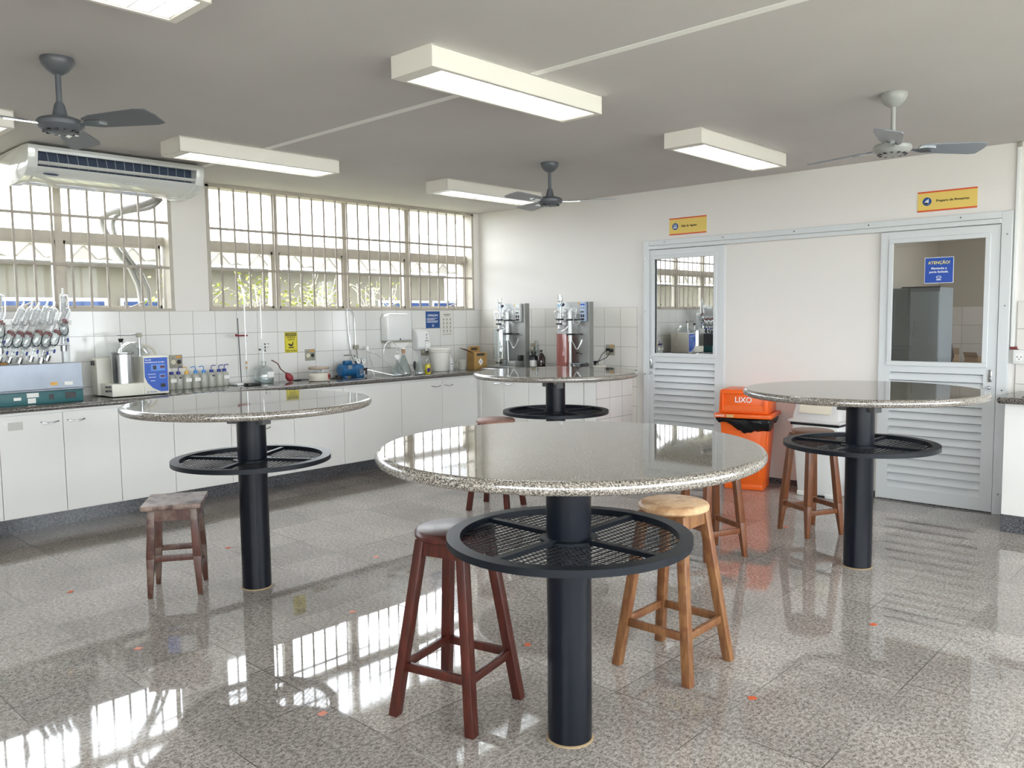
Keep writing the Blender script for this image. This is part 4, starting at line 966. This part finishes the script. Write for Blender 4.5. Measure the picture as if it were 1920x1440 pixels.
# tubing on the wall above the pump
m = MB(); m.tube([(.03, -1.825, 1.13), (.02, -1.845, 1.35), (.02, -1.855, 1.53), (.02, -1.84, 1.56)], .006, 8).tube([(.02, -1.845, 1.56), (.02, -1.80, 1.545), (.02, -1.77, 1.47), (.02, -1.765, 1.2)], .006, 8)
o = thing('wall_tubing', 'two clear tubes hanging from the window sill above the pump', 'tube', (0, 0, 0)); m.build('clear_tube', M_tube, o)
MB().tube([(.03, -1.83, 1.30), (.05, -1.835, 1.1), (.18, -1.85, .985)], .004, 6).build('steel_tube', M_metal, o)
MB().box(.01, -1.79, 1.165, .04, -1.735, 1.205, .004).build('grey_connector', M_plg, o)
MB().tube([(.03, -1.76, 1.165), (.06, -1.77, 1.05), (.17, -1.88, .99)], .005, 6).build('lower_tube', mat('tube_grey', '8f8d86', .5), o)
# filtration flasks
def flask(name, label, x, y, r, h, neck, group='conical flasks on the worktop'):
    o = cthing(name, label, 'flask', x, y, group=group)
    MB().lathe([(0, .002), (r-.006, .002), (r, .01), (r*.98, .03), (neck, h*.82), (neck, h-.006), (neck+.004, h), (neck-.003, h), (neck-.003, h*.82), (r*.9, .03), (r*.9, .012), (0, .01)], n=36).build('flask_body', M_clear, o)
    return o
o = flask('filter_flask', 'conical glass flask with a white filter cap at its neck, left of the corked flask', .40, -1.545, .070, .160, .014)
MB().lathe([(.014, .15), (.027, .165), (.029, .19), (.020, .20), (.02, .205), (0, .21)], n=24).build('filter_cap', M_plw, o)
MB().cyl((0, 0, .07), (0, 0, .16), .0025).cyl((0, 0, .2), (0, 0, .225), .004).build('glass_stem', M_plg, o)
MB().tube([(0, 0, .22), (-.005, 0, .27), (-.035, 0, .32), (-.10, 0, .335), (-.15, 0, .30), (-.165, 0, .24), (-.16, 0, .20)], .004, 8).build('hose', M_tube, o)
o = flask('stoppered_flask', 'tall conical glass flask closed by a cork stopper', .30, -1.385, .080, .235, .017)
MB().lathe([(0, .205), (.016, .205), (.022, .255), (0, .255)], n=20).build('cork', M_cork, o)
MB().lathe([(0, .255), (.026, .255), (.026, .265), (0, .266)], n=20).build('white_cap', M_plw, o)
MB().cyl((0, 0, .10), (0, 0, .21), .0025).build('glass_stem', M_plg, o)
o = flask('flask', 'clear conical flask right of the corked flask', .42, -1.275, .055, .17, .012)
o = thing('hose_valve', 'white plastic valve with hoses hanging against the tiles right of the pump', 'valve', (0, 0, 0))
MB().cyl((.10, -1.675, 1.145), (.10, -1.675, 1.19), .014).cyl((.10, -1.70, 1.165), (.10, -1.65, 1.165), .008).build('valve_body', M_plw, o)
MB().tube([(.10, -1.68, 1.15), (.12, -1.665, 1.05), (.14, -1.66, .96), (.15, -1.64, .908)], .005, 8).tube([(.10, -1.67, 1.13), (.13, -1.60, 1.11), (.30, -1.55, 1.0), (.40, -1.50, .912), (.42, -1.60, .908), (.25, -1.80, .97)], .006, 8).tube([(.1, -1.675, 1.15), (.1, -1.63, 1.02), (.11, -1.6, .93)], .003, 6).build('hose', M_tube, o)
# detergent and brush
o = cthing('detergent_bottle', 'clear bottle of yellow detergent with black cap', 'bottle', .46, -1.205)
MB().lathe([(0, .001), (.026, .001), (.028, .01), (.029, .085), (.026, .10)], n=24).build('yellow_liquid', M_detg, o)
MB().lathe([(.029, .084), (.026, .11), (.022, .135), (.010, .15), (.010, .16)], n=24).build('bottle_body', M_clear, o)
MB().cyl((0, 0, .158), (0, 0, .172), .012).build('cap', M_plg, o)
MB().sphere((0, 0, 0), 1, (.022, .006, .025)).xf(Matrix.Translation((-.012, -.026, .04)) @ Matrix.Rotation(.4, 4, 'Y')).build('purple_logo', mat('purple_print', '4a2f7a', .4), o)
o = cthing('scrub_brush', 'round black and white scrub brush leaning behind the detergent bottle', 'brush', .33, -1.255)
MB().sphere((0, 0, 0), 1, (.022, .012, .055)).xf(Matrix.Translation((-.005, 0, .075)) @ Matrix.Rotation(math.radians(-8), 4, 'Y')).build('bristles', M_black, o)
MB().sphere((0, 0, 0), 1, (.022, .012, .05)).xf(Matrix.Translation((.012, -.012, .068)) @ Matrix.Rotation(math.radians(-8), 4, 'Y')).build('handle', M_plg, o)
# bucket etc
o = cthing('bucket', 'white plastic bucket on the worktop right of the soap dispenser', 'bucket', .26, -.86)
MB().lathe([(0, .003), (.080, .003), (.085, .012), (.108, .222), (.117, .226), (.118, .24), (.111, .243), (.104, .236), (.082, .02), (0, .018)], n=48).build('bucket_body', mat('bucket_white', 'e4e2da', .45), o)
MB().lathe([(.107, .20), (.114, .206), (.108, .214)], n=40).build('rim_band', mat('bucket_white2', 'dedcd4', .45), o)
o = cthing('pump_bottle', 'small white pump bottle with a label between the bucket and the cardboard box', 'bottle', .22, -.672)
bottle_body(MB(), .028, .13).build('bottle_body', M_plw, o); MB().cyl((0, 0, .12), (0, 0, .15), .014).cyl((0, 0, .15), (0, 0, .175), .004).box(-.006, -.03, .172, .006, .01, .182, .002).build('pump_head', M_plw, o)
MB().box(-.024, -.0295, .05, .022, -.026, .085).build('label_sticker', M_paper, o, smooth=0); MB().box(-.016, -.0302, .064, .014, -.0294, .071).build('printed_mark', M_ktxt, o, smooth=0)
o = cthing('measuring_jug', 'small translucent plastic jug beside the cardboard box', 'jug', .30, -.575)
MB().lathe([(0, .002), (.036, .002), (.048, .105), (.050, .11), (.046, .11), (.034, .008), (0, .006)], n=32).build('jug_body', M_hdpe, o)
MB().tube([(-.046, 0, .09), (-.07, 0, .085), (-.068, 0, .04), (-.04, 0, .03)], .005, 8).build('handle', M_hdpe, o)
o = thing('sharps_box', 'brown cardboard sharps box with open flaps and a biohazard diamond', 'box', (.36, -.41, CZ), 70)
MB().box(-.075, -.095, 0, .075, .095, .185, .002).build('box_body', M_card, o, smooth=0)
MB().hexa([(-.07, .088, .18), (.075, .088, .18), (.075, .095, .18), (-.07, .095, .18), (-.045, .088, .25), (.07, .088, .25), (.07, .095, .25), (-.045, .095, .25)]).build('back_flap', M_card, o, smooth=0)
MB().box(-.03, .0865, .205, .045, .0880, .232).build('flap_opening', M_gap, o, smooth=0)
fl = MB().hexa([(-.05, -.13, 0), (.05, -.10, 0), (.05, .0, 0), (-.05, .0, 0), (-.05, -.13, .004), (.05, -.10, .004), (.05, .0, .004), (-.05, .0, .004)])
fl.xf(Matrix.Translation((-.075, -.03, .185)) @ Matrix.Rotation(math.radians(-90), 4, 'Z') @ Matrix.Rotation(math.radians(-22), 4, 'X')).build('side_flap', mat('cardboard_dark', '7d5b3a', .8), o, smooth=0)
MB().prism([(0, .045), (.028, .085), (0, .125), (-.028, .085)], -.0965, -.095).build('diamond_label', M_paper, o, smooth=0)
m = MB()
for k in range(3):
    a = PI/2+k*2*PI/3; m.lathe([(.0055, -.0004), (.008, -.0004), (.008, .0004), (.0055, .0004), (.0055, -.0004)], (.007*math.cos(a), -.097, .085+.007*math.sin(a)), 16, Matrix.Rotation(PI/2, 4, 'X'))
m.build('biohazard_mark', mat('hazard_purple', '5d3f86', .5), o, smooth=0)
MB().box(-.045, -.0965, .150, .045, -.095, .176).build('top_slot', M_gap, o, smooth=0)
m = MB()
for k in range(4): m.box(-.0765, -.06, .13-.014*k, -.075, .06, .132-.014*k)
m.build('printed_lines', mat('cardboard_print', '6b4d2c', .8), o, smooth=0)

# ------------------------------------------------------------------ steel distillers on the back worktop
BZ = .9355
def distiller(x, lab, second):
    o = thing('distiller', lab, 'lab instrument', (x, -.32, BZ), 0)
    W = .39 if not second else .40; HH = .665
    MB().box(0, 0, 0, W, .04, HH, .002).box(W, -.012, 0, W+.010, .055, HH).box(0, -.16, 0, W, .0, .014, .003).build('steel_panel', M_metal2, o)
    def u(X): return ((X-125)/1308) if not second else ((X-1130)/1400)
    def z(Y): return (1330-Y)/1610*1.0
    # glass column on the left
    cx = u(225) if not second else u(1240)
    MB().cyl((cx, -.05, z(600)), (cx, -.05, z(300) if not second else z(330)), .012, n=16).lathe([(.012, z(700)), (.026, z(680)), (.022, z(640)), (.012, z(600))], (cx, -.05, 0), 20).tube([(cx, -.05, z(300)), (cx+.02, -.05, z(250)), (cx+.03, -.05, z(220))], .007, 8).build('glass_column', M_tube, o)
    MB().tube([(cx-.005, -.05, z(420)), (cx-.06, -.05, z(400)), (cx-.075, -.05, z(470)), (cx-.04, -.05, z(545)), (cx-.01, -.05, z(545))], .007, 8).tube([(cx+.02, -.05, z(720)), (cx+.07, -.05, z(690)), (cx+.10, -.05, z(640))], .008, 8).tube([(cx+.02, -.05, z(640)), (cx+.05, -.05, z(660)), (cx+.08, -.05, z(620))], .006, 8).build('side_hose', M_tube, o)
    MB().sphere((cx+.055, -.05, z(470)), .026, (1, 1, .95)).build('glass_bulb', M_tube, o); MB().sphere((cx+.055, -.05, z(600)), .026, (1, 1, .95)).build('glass_bulb', M_tube, o); MB().sphere((cx+.06, -.04, z(400)), .022).build('glass_bulb', M_tube, o)
    MB().lathe([(.010, z(260)), (.024, z(230)), (.025, z(140 if second else 170))], (cx, -.05, 0), 20).build('filling_funnel', M_clear, o)
    MB().lathe([(.004, -.02), (.012, -.005), (.014, .012), (0, .02)], (0, 0, 0), 14).xf(Matrix.Translation((cx+.045, -.06, z(300))) @ Matrix.Rotation(.7, 4, 'Y')).build('purple_stopper', mat('stopper_purple', '2f2752', .4), o)
    # chamber
    x0, x1 = (.023, .168) if not second else (u(1182)+.03, u(1182)+.165); z0, z1 = (z(1190), z(690)) if not second else (z(1270), z(760))
    MB().cyl(((x0+x1)/2, -.072, z0), ((x0+x1)/2, -.072, z1), (x1-x0)/2, n=40).build('boiler_vessel' if second else 'glass_vessel', M_redliq if second else M_clear, o)
    MB().lathe([(0, z1-.03), (.028, z1), (0, z1+.0)], (cx, -.078, 0), 20).cyl((cx, -.078, z0-.045), (cx, -.078, z0), .008).cyl((cx, -.078, z0-.048 if not second else z0-.03), (cx, -.078, z0-.038 if not second else z0-.02), .034, n=24).build('lower_fitting', M_black, o)
    MB().cyl((cx, -.078, z0+.03), (cx, -.078, z1), .006).build('dip_tube', M_plw if not second else mat('copper_tube', 'cf8a6a', .3), o)
    MB().cyl((cx, -.078, .0), (cx, -.078, z0-.0), .011).build('support_stem', M_cream, o)
    # condenser
    kx = u(388) if not second else u(1436)
    MB().cyl((kx, -.07, z(880)), (kx, -.07, z(430)), .019, n=20).lathe([(.019, z(430)), (.012, z(400)), (.007, z(385))], (kx, -.07, 0), 16).build('condenser', mat('opal_glass', 'f2f4f3', .15), o)
    MB().cyl((kx+.008, -.07, z(1250)) if not second else (kx, -.07, .004), (kx, -.07, z(880)), .007 if not second else .014, n=12).build('condenser_outlet', M_plw if second else M_tube, o)
    MB().tube([(kx+.01, -.06, z(860)), (kx+.04, -.06, z(930)), (kx+.075, -.06, z(1000)), (kx+.11, -.05, z(930)), (kx+.125, -.04, z(850))], .006, 8).tube([(kx, -.06, z(400)), (kx+.03, -.06, z(360)), (kx+.06, -.05, z(380)), (kx+.05, -.05, z(500))], .007, 8).build('loop_hose', M_tube, o)
    # clamps
    m = MB()
    for Y in (530, 600): m.box(cx-.04, -.075, z(Y)-.008, cx+.03, -.03, z(Y)+.008, .003)
    for Y in (537, 765): m.box(kx-.03, -.1, z(Y)-.008, kx+.03, -.03, z(Y)+.008, .003).box(kx+.03, -.05, z(Y)-.005, kx+.12, -.02, z(Y)+.005, .002)
    m.build('clamp', M_black, o)
    # control box
    bx0, bx1 = (u(490), u(580)) if not second else (u(1570), u(1660))
    b = MB().box(bx0, -.035, z(560), bx1, 0, z(260), .003).build('control_box', mat('ctrl_white', 'd5d8d6', .4) if not second else mat('ctrl_blue', 'a9b8d0', .4), o)
    w = bx1-bx0
    k = MB()
    for fx in (.3, .7): k.cyl((bx0+w*fx, -.038, z(355)), (bx0+w*fx, -.034, z(355)), .005, n=10).box(bx0+w*fx-.008, -.038, z(500), bx0+w*fx+.008, -.034, z(455))
    k.box(bx0+.012, -.042, z(425), bx1-.018, -.034, z(405), .003).box(bx0+.012, -.038, z(545), bx1-.01, -.034, z(515)).build('switch', M_black, b)
    MB().box(bx0+.006, -.037, z(315), bx1-.006, -.034, z(290)).build('maker_plate', M_paper if not second else M_blue, b, smooth=0)
    MB().box(.004, -.0015, z(345), .05, 0, z(282)).build('pale_blue_sticker', mat('sticker_pale_blue', 'a8cfe6', .5), o, smooth=0)
    MB().box(bx0-.045, -.0015, z(300), bx0-.012, 0, z(270)).build('orange_sticker', mat('sticker_amber', 'e0a63a', .5), o, smooth=0)
    if second:
        MB().lathe([(.035, z(1320)), (.045, z(1250)), (.058, z(1215)), (0, z(1215))], (u(1560), -.07, 0), 28).build('steel_funnel', M_metal, o)
        MB().box(u(1480), -.13, z(1220), u(1665), 0, z(1210)).build('steel_shelf', M_metal, o)
        MB().tube([(u(1480), -.02, z(1080)), (u(1510), -.02, z(1050)), (u(1545), -.02, z(1070)), (u(1590), -.02, z(1075))], .004, 6).build('black_wire', M_rub, o)
        MB().tube([(kx+.03, -.06, z(470)), (kx+.05, -.07, z(590)), (kx+.085, -.06, z(610)), (kx+.1, -.04, z(560))], .006, 8).cyl((kx+.03, -.03, z(560)), (kx+.1, -.03, z(560)), .014).cyl((kx+.03, -.03, z(440)), (kx+.1, -.03, z(440)), .012).build('upper_hose', M_tube, o)
    else:
        MB().box(u(450), -.13, .014, u(600), -.0, .07, .004).build('steel_trough', M_metal2, o)
        MB().box(u(545), -.05, .07, u(600), -.01, .13, .003).build('black_bracket', M_black, o)
    return o
distiller(.600, 'steel-backed glass distiller with clear vessel, left one near the window corner', False)
distiller(1.425, 'steel-backed glass distiller with red liquid vessel, right one', True)
o = thing('plastic_cup', 'small clear plastic cup standing under the left distiller outlet', 'cup', (.795, -.43, BZ+.015))
MB().lathe([(0, .001), (.022, .001), (.030, .062), (.028, .062), (.020, .004), (0, .003)], n=28).build('cup_body', M_clear, o)
o = thing('dark_bottle', 'black plastic bottle with white label between the distillers', 'bottle', (1.185, -.40+.22, BZ))
o.location = (1.03, -.24, BZ); bottle_body(MB(), .045, .135).build('bottle_body', M_dbot, o); MB().cyl((0, 0, .128), (0, 0, .165), .024).build('cap', M_black, o)
MB().lathe([(.0455, .01), (.0455, .075)], n=36).xf(Matrix.Identity(4)).build('label_band', M_paper, o)
o = thing('amber_bottle', 'brown glass bottle right of the black bottle between the distillers', 'bottle', (1.125, -.23, BZ))
MB().lathe([(0, .001), (.043, .001), (.046, .01), (.046, .10), (.030, .135), (.014, .15), (.013, .165), (0, .165)], n=32).build('bottle_body', M_amber, o)
MB().cyl((0, 0, .163), (0, 0, .18), .015).build('cap', M_black, o)
o = thing('measuring_cylinder', 'clear graduated cylinder standing behind the black bottle', 'laboratory glassware', (.965, -.12, BZ))
MB().lathe([(0, .002), (.028, .002), (.028, .008), (.015, .012), (.015, .27), (.018, .275), (.013, .275), (.013, .02), (0, .018)], n=24).build('cylinder_body', M_clear, o)
o = tag(MB().tube([(.86, -.2, .945), (.87, -.22, .975), (.91, -.24, .96), (.93, -.28, .942)], .006, 8).build('power_cord', M_rub), 'short black cable beside the left distiller', 'cord')
o = thing('test_device', 'flat white device with green screen and black funnel at the back worktop right end', 'lab instrument', (1.80, -.22, BZ))
MB().box(-.10, -.06, 0, .11, .06, .045, .005).build('body', M_beige, o)
MB().box(-.085, -.0615, .012, .01, -.06, .035).build('screen', mat('screen_green', '2d6e66', .2), o, smooth=0)
MB().box(.035, -.0615, .015, .09, -.06, .03).build('buttons', M_plg, o, smooth=0)
MB().lathe([(.010, .045), (.012, .06), (.028, .085), (.024, .085), (.0, .062)], (.02, 0, 0), 24).build('black_funnel', M_black, o)

# ------------------------------------------------------------------ bins
def orange_bin():
    o = thing('trash_bin', 'tall orange trash bin with a black liner and white lettering LIXO', 'trash bin', (3.47, -.275, 0), 15)
    w0, d0, w1, d1 = .155, .135, .195, .165; zb = .60
    m = MB(); m.hexa([(-w0, -d0, 0), (w0, -d0, 0), (w0, d0, 0), (-w0, d0, 0), (-w1, -d1, zb), (w1, -d1, zb), (w1, d1, zb), (-w1, d1, zb)], .014)
    m.build('bin_body', M_or, o)
    q = MB(); q.box(-w0-.004, -d0-.006, 0, w0+.004, d0+.006, .05, .01); q.build('bin_foot', M_or, o)
    q = MB(); q.hexa([(-w0+.03, -d0-.008, .07), (w0-.03, -d0-.008, .07), (w0-.03, -d0+.02, .07), (-w0+.03, -d0+.02, .07), (-w1+.05, -d1-.001, .5), (w1-.05, -d1-.001, .5), (w1-.05, -d1+.02, .5), (-w1+.05, -d1+.02, .5)], .004)
    q.hexa([(w0-.02, -d0+.03, .07), (w0+.008, -d0+.03, .07), (w0+.008, d0-.03, .07), (w0-.02, d0-.03, .07), (w1-.02, -d1+.05, .5), (w1+.001, -d1+.05, .5), (w1+.001, d1-.05, .5), (w1-.02, d1-.05, .5)], .004)
    q.build('side_panel', M_or, o)
    MB().box(-.235, -.205, .605, .235, .205, .64, .008).build('lid_rim', M_or, o)
    t = MB(); t.hexa([(-.205, -.175, .64), (.205, -.175, .64), (.205, .175, .64), (-.205, .175, .64), (-.200, -.165, .84), (.200, -.165, .84), (.2, .165, .84), (-.2, .165, .84)], .02)
    t.build('lid', M_or, o)
    f = MB(); f.hexa([(-.165, -.185, .665), (.165, -.185, .665), (.165, -.16, .665), (-.165, -.16, .665), (-.165, -.178, .71), (.165, -.178, .71), (.165, -.15, .71), (-.165, -.15, .71)]); f.build('flap_lip', M_or, o, smooth=0)
    g = MB()
    for q in ((-.175, .665, -.163, .815), (.163, .665, .175, .815), (-.175, .805, .175, .818)): g.box(q[0], -.186, q[1], q[2], -.16, q[3], .003)
    g.build('opening_frame', M_or, o)
    MB().text('LIXO', .062, 0.0, .755, -.1735).xf(Matrix.Translation((.0, -.0, 0))).build('lettering', M_wtxt, o, smooth=0)
    MB().text('BANDE', .024, -.225, .622, -.2055, 'LEFT').build('maker_lettering', M_wtxt, o, smooth=0)
    MB().box(-.13, -.2065, .611, -.07, -.205, .634).build('rim_sticker', mat('sticker_tan', 'd3b37a', .5), o, smooth=0)
    # liner bag: crumpled skirt
    t = bmesh.new(); n = 72; rings = []; rnd = random.Random(5)
    for k, (z, e) in enumerate(((.604, .022), (.585, .026), (.565, .022), (.545, .016), (.525, .008))):
        r = []
        for i in range(n):
            a = 2*PI*i/n; ca, sa = math.cos(a), math.sin(a); s = 1/max(abs(ca), abs(sa))
            x = ca*s; y = sa*s
            drop = (.0 if k == 0 else k/4*(.035*math.sin(a*2+.6)+.02*math.sin(a*5)+rnd.uniform(-.012, .012)))
            r.append(t.verts.new((x*(w1+e+rnd.uniform(-.004, .006)), y*(d1+e+rnd.uniform(-.004, .006)), z+drop*.9 if k else z)))
        rings.append(r)
    for a, b in zip(rings, rings[1:]):
        for i in range(n): t.faces.new((a[i], b[i], b[(i+1) % n], a[(i+1) % n]))
    m = MB(); m._merge(t); b = m.build('bin_liner', M_bag, o, smooth=60)
    sd = b.modifiers.new('thickness', 'SOLIDIFY'); sd.thickness = .002
orange_bin()
def white_bin():
    o = thing('trash_bin', 'white plastic swing-lid bin beside the orange bin, behind the right table', 'trash bin', (4.08, -.20, 0), -2)
    m = MB(); m.hexa([(-.155, -.11, .012), (.155, -.11, .012), (.155, .11, .012), (-.155, .11, .012), (-.195, -.15, .60), (.195, -.15, .60), (.195, .15, .60), (-.195, .15, .60)], .025)
    m.box(-.155, -.115, 0, -.075, .115, .04, .008).box(.075, -.115, 0, .155, .115, .04, .008); m.build('bin_body', M_plw, o)
    MB().box(-.20, -.155, .575, .20, .155, .60, .008).build('bin_liner', M_bag, o)
    MB().box(-.215, -.17, .597, .215, .17, .622, .010).build('lid_rim', mat('bin_lid_white', 'd9d6d4', .35), o)
    m = MB(); m.hexa([(-.20, -.155, .61), (.20, -.155, .61), (.20, .155, .61), (-.20, .155, .61), (-.17, -.095, .80), (.17, -.095, .80), (.17, .13, .80), (-.17, .13, .80)], .03); m.build('lid', mat('bin_lid_white', 'd9d6d4', .35), o)
    MB().box(-.13, -.004, -.075, .13, .004, .06, .003).xf(Matrix.Translation((0, -.128, .745)) @ Matrix.Rotation(math.radians(-17.5), 4, 'X')).build('swing_flap', mat('flap_cream', 'e6ddc8', .3), o)
white_bin()

# ------------------------------------------------------------------ room beyond the right door
o = thing('steel_cabinet', 'tall grey steel cabinet seen through the right door glass', 'cabinet', (3.96, 1.62, 0))
MB().box(0, .0, 0, .45, .42, 1.69).build('carcass', M_gcab, o, smooth=0)
MB().box(.0, -.004, .03, .19, 0, 1.68).build('interior_shade', mat('cabinet_interior_shade', '666f6d', .35), o, smooth=0)  # dark sheet stands in for shade inside the open half
MB().box(.20, -.02, .05, .448, 0, 1.65, .002).build('door', M_gcab, o)
MB().tube([(.235, -.02, 1.36), (.235, -.045, 1.355), (.235, -.045, 1.245), (.235, -.02, 1.24)], .005).build('handle', M_metal, o)
MB().box(.12, -.03, 1.688, .46, .0, 1.70).build('top_bar', M_black, o, smooth=0)
o = thing('chair', 'brown plastic chair seen through the right door glass', 'chair', (4.20, 2.32, 0), 0)
MB().prism([(-.15, .92), (.13, .92), (.16, 1.03), (.13, 1.16), (-.15, 1.18), (-.18, 1.03)], .0, .03, 'y', .008).build('backrest', M_brownp, o); MB().box(-.18, -.20, .70, .18, .02, .74, .01).build('seat', M_brownp, o)
MB().box(-.03, -.01, .72, .03, .01, .95).build('back_support', M_black, o)
for sx in (-.16, .16):
    for sy in (-.18, 0): MB().cyl((sx*1.05, sy, 0), (sx, sy, .71), .014).build('leg', M_black, o)
o = thing('side_counter', 'counter holding cardboard boxes in the room behind the right door', 'worktop', (4.40, 2.85, 0))
MB().box(-.42, -.3, .0, .60, .32, .86).build('base', M_white, o, smooth=0); MB().box(-.42, -.32, .86, .62, .33, .9, .003).build('top', M_counter, o)
for i, (x, y, sz, rz, l) in enumerate(((4.20, 2.72, .10, 15, 'open cardboard box nearest the brown chair behind the right door glass'), (4.42, 2.85, .075, -20, 'small cardboard box at the right behind the door glass'))):
    b = thing('cardboard_box', l, 'box', (x, y, .901), rz, 'cardboard boxes behind the door glass')
    MB().box(-sz, -sz*.8, 0, sz, sz*.8, sz*1.2).build('box_body', M_card2, b, smooth=0)
    MB().box(-sz, 0, 0, sz, sz*.8, .003).xf(Matrix.Translation((0, -sz*.8, sz*1.2)) @ Matrix.Rotation(math.radians(120), 4, 'X')).build('flap', M_card2, b, smooth=0)

# ------------------------------------------------------------------ paper scraps on the floor
scraps = [(132, 1110, M_papero), (428, 1027, M_papero), (705, 1044, M_paperp), (661, 1147, M_paperp), (259, 1216, M_paperp), (604, 1338, M_paperp), (989, 1209, M_papero), (1410, 1309, M_papero), (1473, 988, M_papero), (1637, 1171, M_papero)]
where = ['left edge of the floor before the cabinets', 'floor between the square stool and left table column', 'floor behind the nearest table, left side', 'floor just left of the nearest red-brown stool', 'floor below the square stool',
         'floor near the bottom edge left of the red-brown stool', 'floor between the nearest column and the red-brown stool legs', 'floor at the bottom right of the nearest column', 'floor beside the stool under the right table', 'floor right of the right table column']
cam = SC.camera
def floor_point(px, py):
    d = cam.matrix_world.to_3x3() @ Vector(((px-960)/1543.7, -(py-720)/1543.7, -1)); c = cam.matrix_world.translation
    return c + d*(-c.z/d.z)
for i, (px, py, m_) in enumerate(scraps):
    p = floor_point(px, py); rnd = random.Random(i)
    b = MB().prism([(-.017, -.012), (.014, -.015), (.018, .010), (-.012, .014)], 0, .0012, 'z').build('paper_scrap', m_, loc=(p.x, p.y, .0006), smooth=0); b.rotation_euler = (0, 0, rnd.uniform(0, 3))
    tag(b, ('orange-red' if m_ is M_papero else 'pale pink')+' paper scrap on the '+where[i], 'paper scrap', 'paper scraps on the floor')
